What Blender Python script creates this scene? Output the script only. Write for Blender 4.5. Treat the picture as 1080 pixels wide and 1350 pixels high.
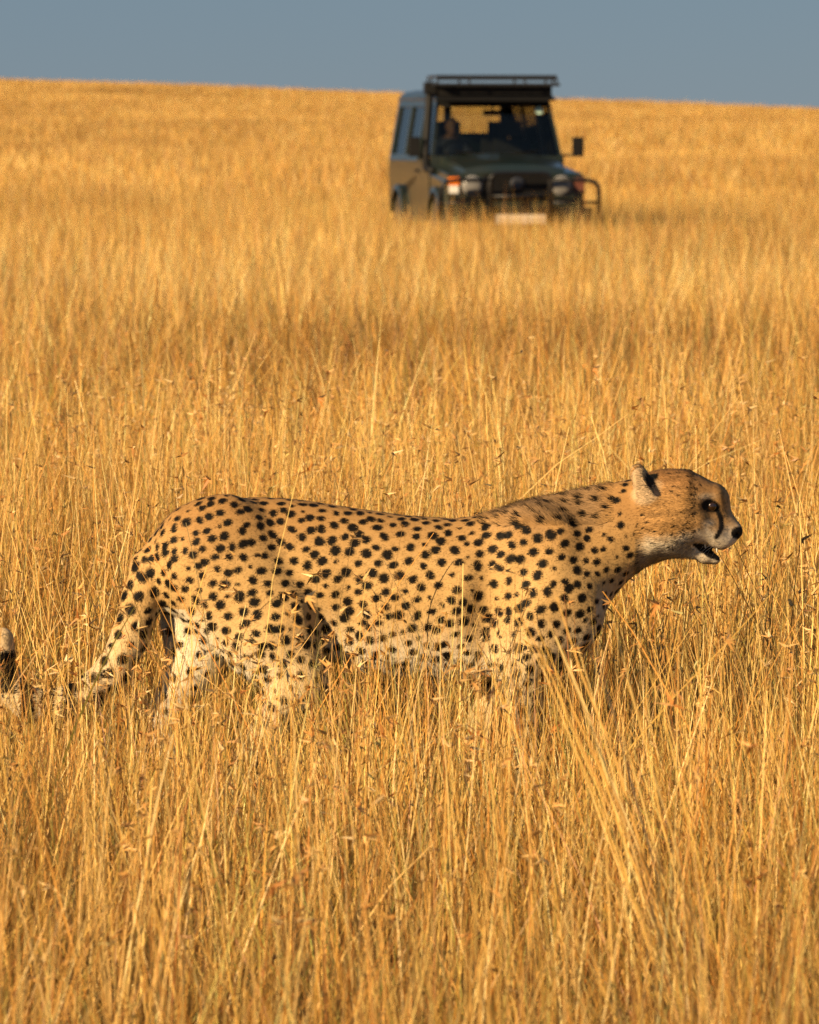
import bpy, bmesh, math, random
import numpy as np
from mathutils import Vector, Matrix

# ------------------------------------------------------------------ scene, camera, sky, sun
for o in list(bpy.data.objects):
    bpy.data.objects.remove(o)
scene = bpy.context.scene
COL = scene.collection
R = math.radians

EYE = 1.55            # eye height
FPX = 7500.0          # focal length in photograph pixels (1080 x 1350)
EYELINE = 170.0       # picture row of the eye level
D_CAT = 12.5          # distance of the cheetah
cam_d = bpy.data.cameras.new('camera')
cam_d.sensor_fit = 'VERTICAL'; cam_d.sensor_height = 36.0; cam_d.sensor_width = 28.8
cam_d.lens = FPX / 1350.0 * 36.0
cam_d.clip_start = 0.1; cam_d.clip_end = 12000
cam_d.dof.use_dof = True
cam_d.dof.focus_distance = 12.42
cam_d.dof.aperture_fstop = 14.0
cam_d.dof.aperture_blades = 0
cam = bpy.data.objects.new('camera', cam_d); COL.objects.link(cam)
cam.location = (0, 0, EYE)
cam.rotation_euler = (R(90) - math.atan((675 - EYELINE) / FPX), 0, 0)
scene.camera = cam

SUN_AZ = R(47)        # behind the camera, to its left
SUN_EL = R(20)
world = bpy.data.worlds.new('World'); scene.world = world; world.use_nodes = True
wn = world.node_tree; wn.nodes.clear()
w_out = wn.nodes.new('ShaderNodeOutputWorld'); w_bg = wn.nodes.new('ShaderNodeBackground')
sky = wn.nodes.new('ShaderNodeTexSky'); sky.sky_type = 'NISHITA'; sky.sun_disc = False
sky.sun_elevation = SUN_EL; sky.sun_rotation = math.pi + SUN_AZ
sky.altitude = 1600; sky.air_density = 1.0; sky.dust_density = 0.0; sky.ozone_density = 4.0
w_mix = wn.nodes.new('ShaderNodeMix'); w_mix.data_type = 'RGBA'
w_mix.inputs['Factor'].default_value = 0.88         # an even slate-blue cloud deck over most of the sky
w_mix.inputs['B'].default_value = (.92, 1.36, 1.93, 1)
wn.links.new(sky.outputs['Color'], w_mix.inputs['A'])
wn.links.new(w_mix.outputs['Result'], w_bg.inputs['Color'])
w_bg.inputs['Strength'].default_value = 0.08
wn.links.new(w_bg.outputs['Background'], w_out.inputs['Surface'])

sun_d = bpy.data.lights.new('sun', 'SUN'); sun_d.energy = 5.0; sun_d.angle = R(0.53)
sun_d.color = (1.0, 0.738, 0.43)
sun = bpy.data.objects.new('sun', sun_d); COL.objects.link(sun)
to_sun = Vector((-math.sin(SUN_AZ) * math.cos(SUN_EL), -math.cos(SUN_AZ) * math.cos(SUN_EL), math.sin(SUN_EL)))
sun.rotation_euler = to_sun.to_track_quat('Z', 'Y').to_euler()
sun.location = (-20, -25, 20)

scene.view_settings.view_transform = 'Standard'
scene.view_settings.look = 'None'
scene.view_settings.exposure = 0.72
scene.view_settings.gamma = 1.0
scene.view_settings.use_curve_mapping = False
scene.render.engine = 'CYCLES'
scene.cycles.max_bounces = 5; scene.cycles.diffuse_bounces = 1; scene.cycles.glossy_bounces = 3
scene.cycles.transmission_bounces = 6; scene.cycles.transparent_max_bounces = 12
scene.cycles.use_denoising = True; scene.cycles.denoiser = 'OPENIMAGEDENOISE'
scene.cycles.denoising_input_passes = 'RGB_ALBEDO_NORMAL'; scene.cycles.denoising_prefilter = 'NONE'
scene.cycles.caustics_reflective = False; scene.cycles.caustics_refractive = False

# ------------------------------------------------------------------ helpers
def tag(o, label=None, cat=None, group=None, kind=None):
    if label: o['label'] = label
    if cat: o['category'] = cat
    if group: o['group'] = group
    if kind: o['kind'] = kind
    return o

def empty(name, loc=(0, 0, 0), rz=0.0):
    o = bpy.data.objects.new(name, None); COL.objects.link(o)
    o.location = loc; o.rotation_euler = (0, 0, rz); o.empty_display_size = 0.2
    return o

def link_mesh(name, me, mat=None, parent=None):
    o = bpy.data.objects.new(name, me); COL.objects.link(o)
    if mat: me.materials.append(mat)
    if parent: o.parent = parent
    return o

def np_mesh(name, verts, faces, smooth=True):
    """faces: (n,3) or (n,4) int array"""
    me = bpy.data.meshes.new(name)
    verts = np.asarray(verts, dtype=np.float32); faces = np.asarray(faces, dtype=np.int32)
    n, k = faces.shape
    me.vertices.add(len(verts)); me.vertices.foreach_set('co', verts.ravel())
    me.loops.add(n * k); me.loops.foreach_set('vertex_index', faces.ravel())
    me.polygons.add(n)
    me.polygons.foreach_set('loop_start', np.arange(0, n * k, k, dtype=np.int32))
    me.polygons.foreach_set('loop_total', np.full(n, k, dtype=np.int32))
    if smooth: me.polygons.foreach_set('use_smooth', np.ones(n, dtype=bool))
    me.update(calc_edges=True); me.validate()
    return me

def add_attr(me, name, typ, data, domain='POINT'):
    a = me.attributes.new(name, typ, domain)
    data = np.asarray(data, dtype=np.float32)
    if typ == 'FLOAT_COLOR':
        if data.shape[1] == 3: data = np.concatenate([data, np.ones((len(data), 1), np.float32)], 1)
        a.data.foreach_set('color', data.ravel())
    elif typ == 'FLOAT_VECTOR': a.data.foreach_set('vector', data.ravel())
    else: a.data.foreach_set('value', data.ravel())

def nodes(mat):
    mat.use_nodes = True
    nt = mat.node_tree
    return nt, nt.nodes['Principled BSDF'], nt.nodes['Material Output']

def plain(name, col, rough=0.5, metal=0.0, coat=0.0, noise=0.0, spec=0.5, nscale=8.0, dust=None):
    m = bpy.data.materials.new(name); nt, b, out = nodes(m)
    b.inputs['Roughness'].default_value = rough; b.inputs['Metallic'].default_value = metal
    b.inputs['Coat Weight'].default_value = coat; b.inputs['Coat Roughness'].default_value = 0.05
    b.inputs['Specular IOR Level'].default_value = spec
    tc = nt.nodes.new('ShaderNodeTexCoord'); nz = nt.nodes.new('ShaderNodeTexNoise')
    nz.inputs['Scale'].default_value = nscale; nz.inputs['Detail'].default_value = 5
    nt.links.new(tc.outputs['Object'], nz.inputs['Vector'])
    mx = nt.nodes.new('ShaderNodeMix'); mx.data_type = 'RGBA'
    c2 = dust if dust else tuple(min(1, c * (1 + noise) + 0.01 * noise) for c in col)
    c1 = tuple(col)
    mx.inputs['A'].default_value = (*c1, 1); mx.inputs['B'].default_value = (*c2, 1)
    mr = nt.nodes.new('ShaderNodeMapRange')
    mr.inputs['From Min'].default_value = 0.35; mr.inputs['From Max'].default_value = 0.75
    mr.inputs['To Max'].default_value = noise if dust else 1.0
    nt.links.new(nz.outputs['Fac'], mr.inputs['Value'])
    nt.links.new(mr.outputs['Result'], mx.inputs['Factor'])
    nt.links.new(mx.outputs['Result'], b.inputs['Base Color'])
    return m

def rng_(s): return np.random.default_rng(s)

# ------------------------------------------------------------------ ground
def sstep(a, b, x):
    t = np.clip((x - a) / (b - a), 0, 1); return t * t * (3 - 2 * t)

RIDGE = 470.0
def ground_z(x, y):
    x = np.asarray(x, float); y = np.asarray(y, float)
    z = -0.09 * sstep(25, 70, y)
    t = np.clip((y - 82) / (RIDGE - 82), 0, 1)
    top = 4.05 - 0.0389 * 90 * np.tanh(x / 90)
    z = z + (top + 0.09) * t ** 1.25
    z = z - np.where(y > RIDGE, np.minimum((y - RIDGE) ** 1.5 * 0.0012, 30), 0)
    w = sstep(16, 45, y) * (1 - sstep(62, 70, y) * (1 - sstep(78, 95, y)))
    z = z + w * (0.05 * np.sin(y * 0.21 + 0.07 * x + 1.0) + 0.04 * np.sin(x * 0.31 + y * 0.11))
    w2 = sstep(95, 200, y) * (1 - sstep(RIDGE - 90, RIDGE, y))
    z = z + w2 * (0.22 * np.sin(y * 0.062 + 0.03 * x) + 0.12 * np.sin(x * 0.12 + y * 0.045 + 2))
    return z

gy = np.concatenate([np.linspace(-60, 4, 12), np.linspace(5, 100, 110)[0:], np.geomspace(102, 6000, 130)])
gx_half = np.concatenate([np.linspace(0, 40, 41), np.geomspace(42, 4000, 40)])
gx = np.concatenate([-gx_half[:0:-1], gx_half])
X, Y = np.meshgrid(gx, gy); Z = ground_z(X, Y)
nx, ny = len(gx), len(gy)
ii = (np.arange(ny - 1)[:, None] * nx + np.arange(nx - 1)[None, :]).ravel()
g_me = np_mesh('ground', np.stack([X.ravel(), Y.ravel(), Z.ravel()], 1), np.stack([ii, ii + 1, ii + nx + 1, ii + nx], 1))
m_ground = bpy.data.materials.new('dry_earth_and_thatch'); nt, b, out = nodes(m_ground)
b.inputs['Roughness'].default_value = 0.95; b.inputs['Specular IOR Level'].default_value = 0.1
tc = nt.nodes.new('ShaderNodeTexCoord')
n1 = nt.nodes.new('ShaderNodeTexNoise'); n1.inputs['Scale'].default_value = 14; n1.inputs['Detail'].default_value = 8
n2 = nt.nodes.new('ShaderNodeTexNoise'); n2.inputs['Scale'].default_value = 0.12; n2.inputs['Detail'].default_value = 4
nt.links.new(tc.outputs['Object'], n1.inputs['Vector']); nt.links.new(tc.outputs['Object'], n2.inputs['Vector'])
cr = nt.nodes.new('ShaderNodeValToRGB')
cr.color_ramp.elements[0].position = 0.3; cr.color_ramp.elements[0].color = (0.09, 0.052, 0.022, 1)
cr.color_ramp.elements[1].position = 0.7; cr.color_ramp.elements[1].color = (0.30, 0.175, 0.058, 1)
ad = nt.nodes.new('ShaderNodeMix'); ad.data_type = 'FLOAT'; ad.inputs['Factor'].default_value = 0.4
nt.links.new(n1.outputs['Fac'], ad.inputs['A']); nt.links.new(n2.outputs['Fac'], ad.inputs['B'])
nt.links.new(ad.outputs['Result'], cr.inputs['Fac']); nt.links.new(cr.outputs['Color'], b.inputs['Base Color'])
bp = nt.nodes.new('ShaderNodeBump'); bp.inputs['Strength'].default_value = 0.6; bp.inputs['Distance'].default_value = 0.03
nt.links.new(n1.outputs['Fac'], bp.inputs['Height']); nt.links.new(bp.outputs['Normal'], b.inputs['Normal'])
ground = link_mesh('ground', g_me, m_ground); tag(ground, kind='structure')
ground['label'] = 'dry savanna ground rising to a gentle ridge'

# ------------------------------------------------------------------ implicit surfaces -> one continuous mesh
class Field:
    def __init__(self, lo, hi, h):
        self.lo = np.array(lo, float); self.h = h
        self.n = np.ceil((np.array(hi) - self.lo) / h).astype(int) + 1
        self.F = np.full(self.n, 0.25, np.float32)
    def axes(self, lo, hi):
        i0 = np.clip(np.floor((np.array(lo) - self.lo) / self.h).astype(int), 0, self.n - 1)
        i1 = np.clip(np.ceil((np.array(hi) - self.lo) / self.h).astype(int) + 1, 1, self.n)
        sl = tuple(slice(a, c) for a, c in zip(i0, i1))
        ax = [self.lo[k] + self.h * np.arange(i0[k], i1[k]) for k in range(3)]
        return sl, np.meshgrid(*ax, indexing='ij', sparse=True)
    def union(self, sl, d, k):
        a = self.F[sl]; d = d.astype(np.float32)
        hh = np.clip(0.5 + 0.5 * (d - a) / k, 0, 1)
        self.F[sl] = d * (1 - hh) + a * hh - k * hh * (1 - hh)
    def cone(self, a, b, ra, rb, k=0.02, sy=1.0, cut=False):
        a = np.array(a, float); b = np.array(b, float)
        pad = max(ra, rb) + 0.07
        lo = np.minimum(a, b) - pad; hi = np.maximum(a, b) + pad
        sl, (x, y, z) = self.axes(lo, hi)
        ab = b - a; abs_ = np.array([ab[0], ab[1] * sy, ab[2]]); L2 = max((abs_ ** 2).sum(), 1e-9)
        px, py, pz = x - a[0], (y - a[1]) * sy, z - a[2]
        t = np.clip((px * abs_[0] + py * abs_[1] + pz * abs_[2]) / L2, 0, 1)
        d = np.sqrt((px - t * abs_[0]) ** 2 + (py - t * abs_[1]) ** 2 + (pz - t * abs_[2]) ** 2) - (ra + (rb - ra) * t)
        if cut:
            s = self.F[sl]; hh = np.clip(0.5 - 0.5 * (s + d) / k, 0, 1)
            self.F[sl] = (s * (1 - hh) - d * hh + k * hh * (1 - hh)).astype(np.float32)
        else: self.union(sl, d, k)
    def ell(self, c, r, k=0.02, rot=0.0, cut=False):
        c = np.array(c, float); r = np.array(r, float)
        pad = r.max() + 0.06
        sl, (x, y, z) = self.axes(c - pad, c + pad)
        px, py, pz = x - c[0], y - c[1], z - c[2]
        if rot:
            cs, sn = math.cos(rot), math.sin(rot); px, pz = cs * px + sn * pz, -sn * px + cs * pz
        q = np.sqrt((px / r[0]) ** 2 + (py / r[1]) ** 2 + (pz / r[2]) ** 2)
        d = (q - 1) * r.min()
        if cut:
            s = self.F[sl]; hh = np.clip(0.5 - 0.5 * (s + d) / k, 0, 1)
            self.F[sl] = (s * (1 - hh) - d * hh + k * hh * (1 - hh)).astype(np.float32)
        else: self.union(sl, d, k)
    def mesh(self):
        F = self.F; n = self.n
        S = F < 0
        c = np.zeros(n - 1, np.int8)
        for i in (0, 1):
            for j in (0, 1):
                for k in (0, 1):
                    c += S[i:n[0] - 1 + i, j:n[1] - 1 + j, k:n[2] - 1 + k]
        act = (c > 0) & (c < 8)
        I = np.argwhere(act); vid = np.full(act.shape, -1, np.int64); vid[act] = np.arange(len(I))
        acc = np.zeros((len(I), 3)); cnt = np.zeros(len(I))
        corners = [(i, j, k) for i in (0, 1) for j in (0, 1) for k in (0, 1)]
        for a in corners:
            for ax in range(3):
                if a[ax]: continue
                b2 = list(a); b2[ax] = 1
                fa = F[I[:, 0] + a[0], I[:, 1] + a[1], I[:, 2] + a[2]]; fb = F[I[:, 0] + b2[0], I[:, 1] + b2[1], I[:, 2] + b2[2]]
                m = (fa < 0) != (fb < 0)
                t = np.where(m, fa / np.where(m, fa - fb, 1), 0)
                p = np.array(a, float)[None] + np.zeros((len(I), 3)); p[:, ax] += t
                acc[m] += p[m]; cnt[m] += 1
        V = self.lo + self.h * (I + acc / cnt[:, None])
        quads = []
        for ax in range(3):
            o1, o2 = (ax + 1) % 3, (ax + 2) % 3
            s0 = [slice(None)] * 3; s1 = [slice(None)] * 3
            s0[ax] = slice(0, n[ax] - 1); s1[ax] = slice(1, n[ax])
            A = S[tuple(s0)]; B = S[tuple(s1)]
            E = np.argwhere(A != B)
            ok = (E[:, o1] > 0) & (E[:, o2] > 0) & (E[:, o1] < n[o1] - 1) & (E[:, o2] < n[o2] - 1)
            E = E[ok]; fl = A[tuple(E.T)]
            def v(d1, d2):
                P = E.copy(); P[:, o1] -= d1; P[:, o2] -= d2; return vid[tuple(P.T)]
            q = np.stack([v(1, 1), v(0, 1), v(0, 0), v(1, 0)], 1)
            q[~fl] = q[~fl][:, ::-1]
            quads.append(q)
        return V, np.concatenate(quads)

def smooth_verts(V, Q, it=2, f=0.5):
    e = np.concatenate([Q[:, [0, 1]], Q[:, [1, 2]], Q[:, [2, 3]], Q[:, [3, 0]]])
    e = np.concatenate([e, e[:, ::-1]])
    deg = np.bincount(e[:, 0], minlength=len(V))[:, None]
    for _ in range(it):
        s = np.stack([np.bincount(e[:, 0], weights=V[e[:, 1], k], minlength=len(V)) for k in range(3)], 1)
        V = V + f * (s / deg - V)
    return V

def vnormals(V, Q):
    n = np.cross(V[Q[:, 2]] - V[Q[:, 0]], V[Q[:, 3]] - V[Q[:, 1]])
    N = np.zeros_like(V)
    for k in range(4):
        for c in range(3): N[:, c] += np.bincount(Q[:, k], weights=n[:, c], minlength=len(V))
    return N / np.maximum(np.linalg.norm(N, axis=1, keepdims=True), 1e-12)

# ------------------------------------------------------------------ cheetah
PXM = 600.0
def PX(px): return (px - 540.0) / PXM
def PZ(py): return (1100.0 - py) / PXM
def P(px, py, y=0.0): return (PX(px), y, PZ(py))

def build_cheetah():
    fd = Field((-0.985, -0.19, -0.02), (0.765, 0.19, 0.86), 0.0042)
    # trunk and neck: top line, belly line and half width along the body
    T = np.array([
        (183, 744, 768, .020), (190, 722, 785, .040), (203, 702, 800, .060), (225, 682, 812, .080), (270, 663, 826, .094),
        (330, 655.5, 838, .100), (380, 657, 850, .102), (430, 664, 870, .108), (480, 672, 886, .116), (540, 680, 895, .123),
        (600, 684, 899, .125), (640, 678, 899, .121), (690, 662, 895, .113), (740, 651, 884, .101), (770, 645, 868, .092),
        (788, 641, 836, .086), (803, 638, 797, .080), (825, 633, 769, .074), (850, 629, 748, .069), (880, 630, 737, .066), (900, 640, 724, .05)])
    tx = PX(T[:, 0])
    sl, (x, y, z) = fd.axes((tx[0], -.19, -.02), (tx[-1], .19, .86))
    def smooth_interp(v):
        xs = np.linspace(tx[0], tx[-1], 400); vv = np.interp(xs, tx, v)
        k = np.hanning(17); k /= k.sum(); pv = np.convolve(np.pad(vv, 8, mode='edge'), k, mode='valid')
        return np.interp(x, xs, pv)
    top = smooth_interp(PZ(T[:, 1])); bot = smooth_interp(PZ(T[:, 2])); hy = smooth_interp(T[:, 3])
    zc = 0.5 * (top + bot); hz = 0.5 * (top - bot)
    # widest a little above the middle, narrower at the keel
    u = (z - zc) / hz
    hyl = hy * (1 - 0.10 * np.clip(-u, 0, 1) - 0.10 * np.clip(u, 0, 1))
    q = (np.abs(y / hyl) ** 2.25 + np.abs(u) ** 2.25) ** (1 / 2.25)
    fd.union(sl, (q - 1) * np.minimum(hy, hz), 0.01)
    c = fd.cone
    for s in (-1, 1):
        near = s < 0
        # shoulder blade and upper arm
        fd.ell(P(712, 745, s * .072), (.085, .042, .125), k=.035, rot=.25)
        fd.ell(P(690, 835, s * .078), (.075, .042, .075), k=.04)
        # haunch
        fd.ell(P(262, 700, s * .05), (.07, .045, .05), k=.04)
        if near:
            c(P(292, 740, -.044), P(358, 832, -.088), .148, .112, k=.014, sy=1.62)
            c(P(362, 835, -.090), P(398, 892, -.098), .105, .064, k=.03, sy=1.5)
            c(P(395, 887, -.092), P(330, 1000, -.075), .060, .028, k=.025)
            c(P(330, 1000, -.075), P(345, 1078, -.075), .028, .026, k=.02)
            c(P(345, 1082, -.075), P(372, 1087, -.075), .026, .021, k=.015, sy=.8)
            c(P(735, 790, -.078), P(690, 875, -.085), .075, .050, k=.04, sy=1.25)
            c(P(690, 875, -.085), P(695, 1000, -.080), .048, .029, k=.025)
            c(P(695, 1000, -.08), P(700, 1080, -.08), .029, .026, k=.02)
            c(P(702, 1083, -.08), P(728, 1088, -.08), .026, .021, k=.015, sy=.8)
        else:
            c(P(270, 742, .030), P(268, 835, .050), .118, .090, k=.022, sy=1.5)
            c(P(268, 835, .050), P(262, 872, .050), .090, .068, k=.03, sy=1.3)
            c(P(262, 868, .05), P(212, 950, .055), .066, .036, k=.025)
            c(P(214, 948, .06), P(225, 1078, .06), .030, .026, k=.02)
            c(P(226, 1082, .06), P(252, 1087, .06), .026, .021, k=.015, sy=.8)
            c(P(730, 790, .078), P(675, 875, .080), .075, .050, k=.04, sy=1.25)
            c(P(675, 875, .08), P(625, 990, .07), .048, .029, k=.025)
            c(P(625, 990, .07), P(610, 1078, .07), .029, .026, k=.02)
            c(P(612, 1083, .07), P(638, 1088, .07), .026, .021, k=.015, sy=.8)
    fd.ell(P(268, 772, -.005), (.026, .028, .024), k=.012)
    # fold between thigh and flank, hollow of the flank, point of the shoulder, last ribs
    c(P(398, 722, -.142), P(452, 870, -.125), .014, .046, k=.022, cut=True)
    c(P(380, 688, -.128), P(402, 735, -.140), .010, .017, k=.02, cut=True)
    fd.ell(P(462, 800, -.165), (.05, .058, .10), k=.04, cut=True)
    for s in (-1, 1):
        c(P(738, 705, s * .076), P(708, 800, s * .106), .018, .030, k=.045)
        fd.ell(P(765, 812, s * .070), (.045, .035, .055), k=.04)
        fd.ell(P(642, 800, s * .158), (.034, .056, .12), k=.04, cut=True)
        for rb in range(4): c(P(590 - rb * 24, 745, s * .148), P(565 - rb * 24, 850, s * .142), .010, .012, k=.03, cut=True)
        c(P(252, 690, s * .055), P(300, 672, s * .060), .026, .024, k=.035)
    # tail
    tail = [(226, 732, 0, .060), (201, 752, -.01, .050), (187, 790, -.02, .044), (172, 838, -.03, .041), (150, 882, -.04, .039), (116, 914, -.05, .037),
            (80, 928, -.06, .036), (42, 928, -.06, .035), (14, 908, -.05, .034), (1, 874, -.04, .033), (2, 842, -.04, .027)]
    for a, b2 in zip(tail[:-1], tail[1:]):
        c(P(a[0], a[1], a[2]), P(b2[0], b2[1], b2[2]), a[3], b2[3], k=.012)
    # ---- head
    fd.ell(P(888, 667), (.088, .076, .080), k=.03)
    for s in (-1, 1):
        fd.ell(P(884, 690, s * .036), (.064, .048, .062), k=.025)
        c(P(905, 648, s * .030), P(938, 653, s * .026), .042, .026, k=.02)        # brow
        c(P(915, 692, s * .030), P(940, 702, s * .022), .038, .028, k=.02)        # cheekbone to whisker pad
        fd.ell(P(950, 711, s * .017), (.029, .021, .023), k=.012)
        c(P(868, 709, s * .034), P(930, 732, s * .012), .032, .0125, k=.02)       # lower jaw
        fd.ell(P(941, 664, s * .060), (.022, .022, .017), k=.015, cut=True)         # eye socket
    c(P(912, 660), P(941, 660), .058, .037, k=.02)
    fd.ell(P(960, 711), (.018, .017, .0155), k=.010)
    c(P(945, 680), P(966, 697), .034, .021, k=.02)
    c(P(930, 734), P(944, 738), .0155, .0115, k=.012, sy=.7)
    fd.ell(P(969, 701), (.0185, .016, .0145), k=.008)
    for s in (-1, 1):
        # mouth opening, left open to a dark middle
        c(P(917, 717, s * .055), P(937, 725, s * .047), .005, .0085, k=.006, sy=.28, cut=True)
        c(P(937, 725, s * .047), P(957, 733, s * .042), .0085, .0095, k=.006, sy=.28, cut=True)
        # ear: a rounded cup, open to the front
        c(P(856, 654, s * .050), P(843, 625, s * .058), .033, .0185, k=.014, sy=1.15)
        c(P(870, 644, s * .068), P(857, 624, s * .070), .015, .012, k=.006, cut=True)
        c(P(968, 704, s * .013), P(974, 705, s * .018), .003, .004, k=.003, cut=True)   # nostril
    V, Q = fd.mesh()
    V = smooth_verts(V, Q, 2, 0.4)
    N = vnormals(V, Q)

    # ---- coat, evaluated at any skin point
    rg = rng_(11)
    px = V[:, 0] * PXM + 540; py = 1100 - V[:, 2] * PXM
    def region(p):
        px = p[:, 0] * PXM + 540; py = 1100 - p[:, 2] * PXM
        return px, py
    is_tail = (px < 208) & (py > 745) & (V[:, 1] < .012) & ~((px > 196) & (py > 800)) | (px < 150) & (py > 800)
    # spacing of spots
    head = px > 842
    sp = np.full(len(V), .0222); rad = np.full(len(V), .0121)
    neck = (px > 770) & ~head
    sp[neck] = .0215; rad[neck] = .0092
    low = py > 830
    sp[low] = .0220; rad[low] = .0116
    hips = (px < 330) & (py < 760); sp[hips] = .0205; rad[hips] = .0110
    spine = (py < 690) & (px < 640); sp[spine] = .0205; rad[spine] = .0110
    mane = (px > 640) & (px < 800) & (py < 690); sp[mane] = .0225; rad[mane] = .0108
    legs = py > 930; sp[legs] = .023; rad[legs] = .0105
    sp[head] = .0135; rad[head] = .0046
    sp[is_tail] = .028; rad[is_tail] = .0145
    cand = rg.permutation(len(V))[:26000]
    # where spots may sit on the head: cheek rows and the crown
    cheek = head & (px < 918) & (py > 668) & (py < 722) & (V[:, 1] != 0)
    crown = head & (py < 652) & (px < 925)
    no = head & ~(cheek | crown) & (px > 858)
    no |= (np.hypot(px - 851, py - 635) < 36) & (np.abs(V[:, 1]) > .035)
    white_leg = (V[:, 1] > -.02) & (px < 300) & (py > 770) & ~is_tail & (N[:, 1] < .3)
    acc = []; accp = np.zeros((3000, 3)); accs = np.zeros(3000); m = 0
    for i in cand:
        if no[i] or (is_tail[i] and px[i] < 100): continue
        s_i = sp[i] * (1.5 if white_leg[i] else 1.0)
        if m:
            d2 = ((accp[:m] - V[i]) ** 2).sum(1)
            if (d2 < (0.5 * (s_i + accs[:m])) ** 2).any(): continue
        accp[m] = V[i]; accs[m] = s_i; acc.append(i); m += 1
        if m >= 2990: break
    acc = np.array(acc)
    sub = rg.permutation(len(V))[:40000]; sub = sub[np.argsort(V[sub, 0])]
    for it in range(3):                       # even out the spacing
        Cc = V[acc]; lab = np.zeros(len(sub), int)
        for s0 in range(0, len(sub), 1000):
            q = V[sub[s0:s0 + 1000]]; nr = np.where((Cc[:, 0] > q[:, 0].min() - .06) & (Cc[:, 0] < q[:, 0].max() + .06))[0]
            if len(nr) == 0: lab[s0:s0 + 1000] = -1; continue
            lab[s0:s0 + 1000] = nr[((q[:, None] - Cc[None, nr]) ** 2).sum(2).argmin(1)]
        for j in range(len(acc)):
            if head[acc[j]]: continue
            mem = sub[lab == j]
            if len(mem) > 3:
                ctr = V[mem].mean(0); acc[j] = mem[((V[mem] - ctr) ** 2).sum(1).argmin()]
    acc = acc[~((np.hypot((px[acc] - 851) / 30, (py[acc] - 635) / 34) < 1) & (np.abs(V[acc, 1]) > .03))]
    C = V[acc] + rg.normal(0, .0012, (len(acc), 3))
    r0 = rad[acc] * rg.uniform(.84, 1.16, len(acc)) * np.where(rg.uniform(size=len(acc)) < .10, .55, 1)
    # small in-between flecks
    th = rg.uniform(0, 2 * np.pi, len(acc)); tdir = np.stack([np.cos(th), 0 * th, np.sin(th)], 1)
    long = np.array([-.85, 0, -.25]); tdir = np.where((rg.uniform(size=len(acc)) < .55)[:, None], long[None], tdir)
    tdir -= N[acc] * (tdir * N[acc]).sum(1)[:, None]; tdir /= np.maximum(np.linalg.norm(tdir, axis=1), 1e-6)[:, None]
    asp = rg.uniform(.1, 1.3, len(acc)) * rg.uniform(.4, 1, len(acc))
    asp[head[acc]] = 1.6
    def spot_field(p):
        out = np.full(len(p), 9.0, np.float32)
        order = np.argsort(p[:, 0])
        for s0 in range(0, len(p), 2500):
            sel = order[s0:s0 + 2500]; q = p[sel]
            near = np.where((C[:, 0] > q[:, 0].min() - .04) & (C[:, 0] < q[:, 0].max() + .04))[0]
            if len(near) == 0: continue
            Cn = C[near]
            dx = q[:, None, :] - Cn[None]
            d2 = (dx ** 2).sum(2); al = np.einsum('ijk,jk->ij', dx, tdir[near])
            f = np.sqrt(np.maximum(d2 + asp[near][None] * (d2 - al ** 2), 0)) / r0[near][None]
            out[sel] = f.min(1)
        return out
    def noise3(p, s, seed):
        r2 = rng_(seed); o = np.zeros(len(p))
        for k in range(6):
            w = r2.normal(size=3) * s * (1 + k * .35); o += np.sin(p @ w + r2.uniform(0, 6.28)) / (1 + k * .3)
        return o / 3.0
    def coat(p, n, jitter=0):
        px, py = region(p); y = p[:, 1]
        f = spot_field(p) + .10 * noise3(p, 150, 5) + (rg.normal(0, .05, len(p)) if jitter else 0)
        tan = np.array([.38, .205, .070]); gold = np.array([.56, .350, .135]); cream = np.array([.71, .545, .31]); white = np.array([.80, .70, .52])
        h = np.clip((py - 655) / 230, 0, 1)
        wob = .06 * noise3(p, 14, 8)
        t1 = sstep(.0, .50, h + wob)[:, None]; t2 = sstep(.55, 1.15, h + wob)[:, None]
        col = tan * (1 - t1) + gold * t1; col = col * (1 - t2) + cream * t2
        # pale inner legs, belly keel
        inner = np.clip(sstep(.1, .7, -n[:, 2]) * (py > 800) * (px < 800), 0, 1)[:, None]
        col = col * (1 - inner) + white * inner
        wl = ((y > -.02) & (px < 300) & (px > 196) & (py > 765) & (n[:, 1] < .35)).astype(float)[:, None]
        wl = np.maximum(wl, (np.hypot(px - 266, py - 775) < 26)[:, None] * (y[:, None] > -.06))
        col = col * (1 - wl * .85) + white * wl * .85
        # fore-neck and throat grey-white
        thr = (sstep(30, -12, 745 + (870 - px) * .62 - py - 8 + 0 * y) * (px > 785) * (px < 880) * (py > 690))[:, None] * .8
        col = col * (1 - thr) + np.array([.62, .50, .35]) * thr
        # mane and crest: greyish
        mn = (sstep(706, 668, py + 10 * noise3(p, 40, 3)) * sstep(625, 665, px) * sstep(818, 785, px))[:, None] * .55
        col = col * (1 - mn) + np.array([.30, .20, .115]) * mn
        # head
        hd = sstep(835, 862, px)
        hc = np.array([.41, .225, .080])[None] * (1 + .30 * noise3(p * np.array([.6, 1, 1.3]), 150, 21) + .15 * noise3(p, 50, 27))[:, None]
        fore = sstep(664, 622, py)[:, None]; hc = hc * (1 - .7 * fore) + np.array([.24, .115, .045]) * .7 * fore
        lowc = sstep(694, 716, py + .12 * (px - 880) + 6 * noise3(p, 60, 22))[:, None]
        hc = hc * (1 - lowc * .9) + np.array([.78, .66, .48]) * lowc * .9
        muz = (sstep(950, 966, px) * sstep(716, 700, py))[:, None]; hc = hc * (1 - .5 * muz) + np.array([.50, .36, .22]) * .5 * muz
        sh = np.exp(-(((px - 941) / 6) ** 2 + ((py - 680) / 8) ** 2))[:, None]; hc = hc * (1 - .6 * sh) + np.array([.16, .11, .07]) * .6 * sh  # grey shadow under the eye, painted into the coat colour
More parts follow.
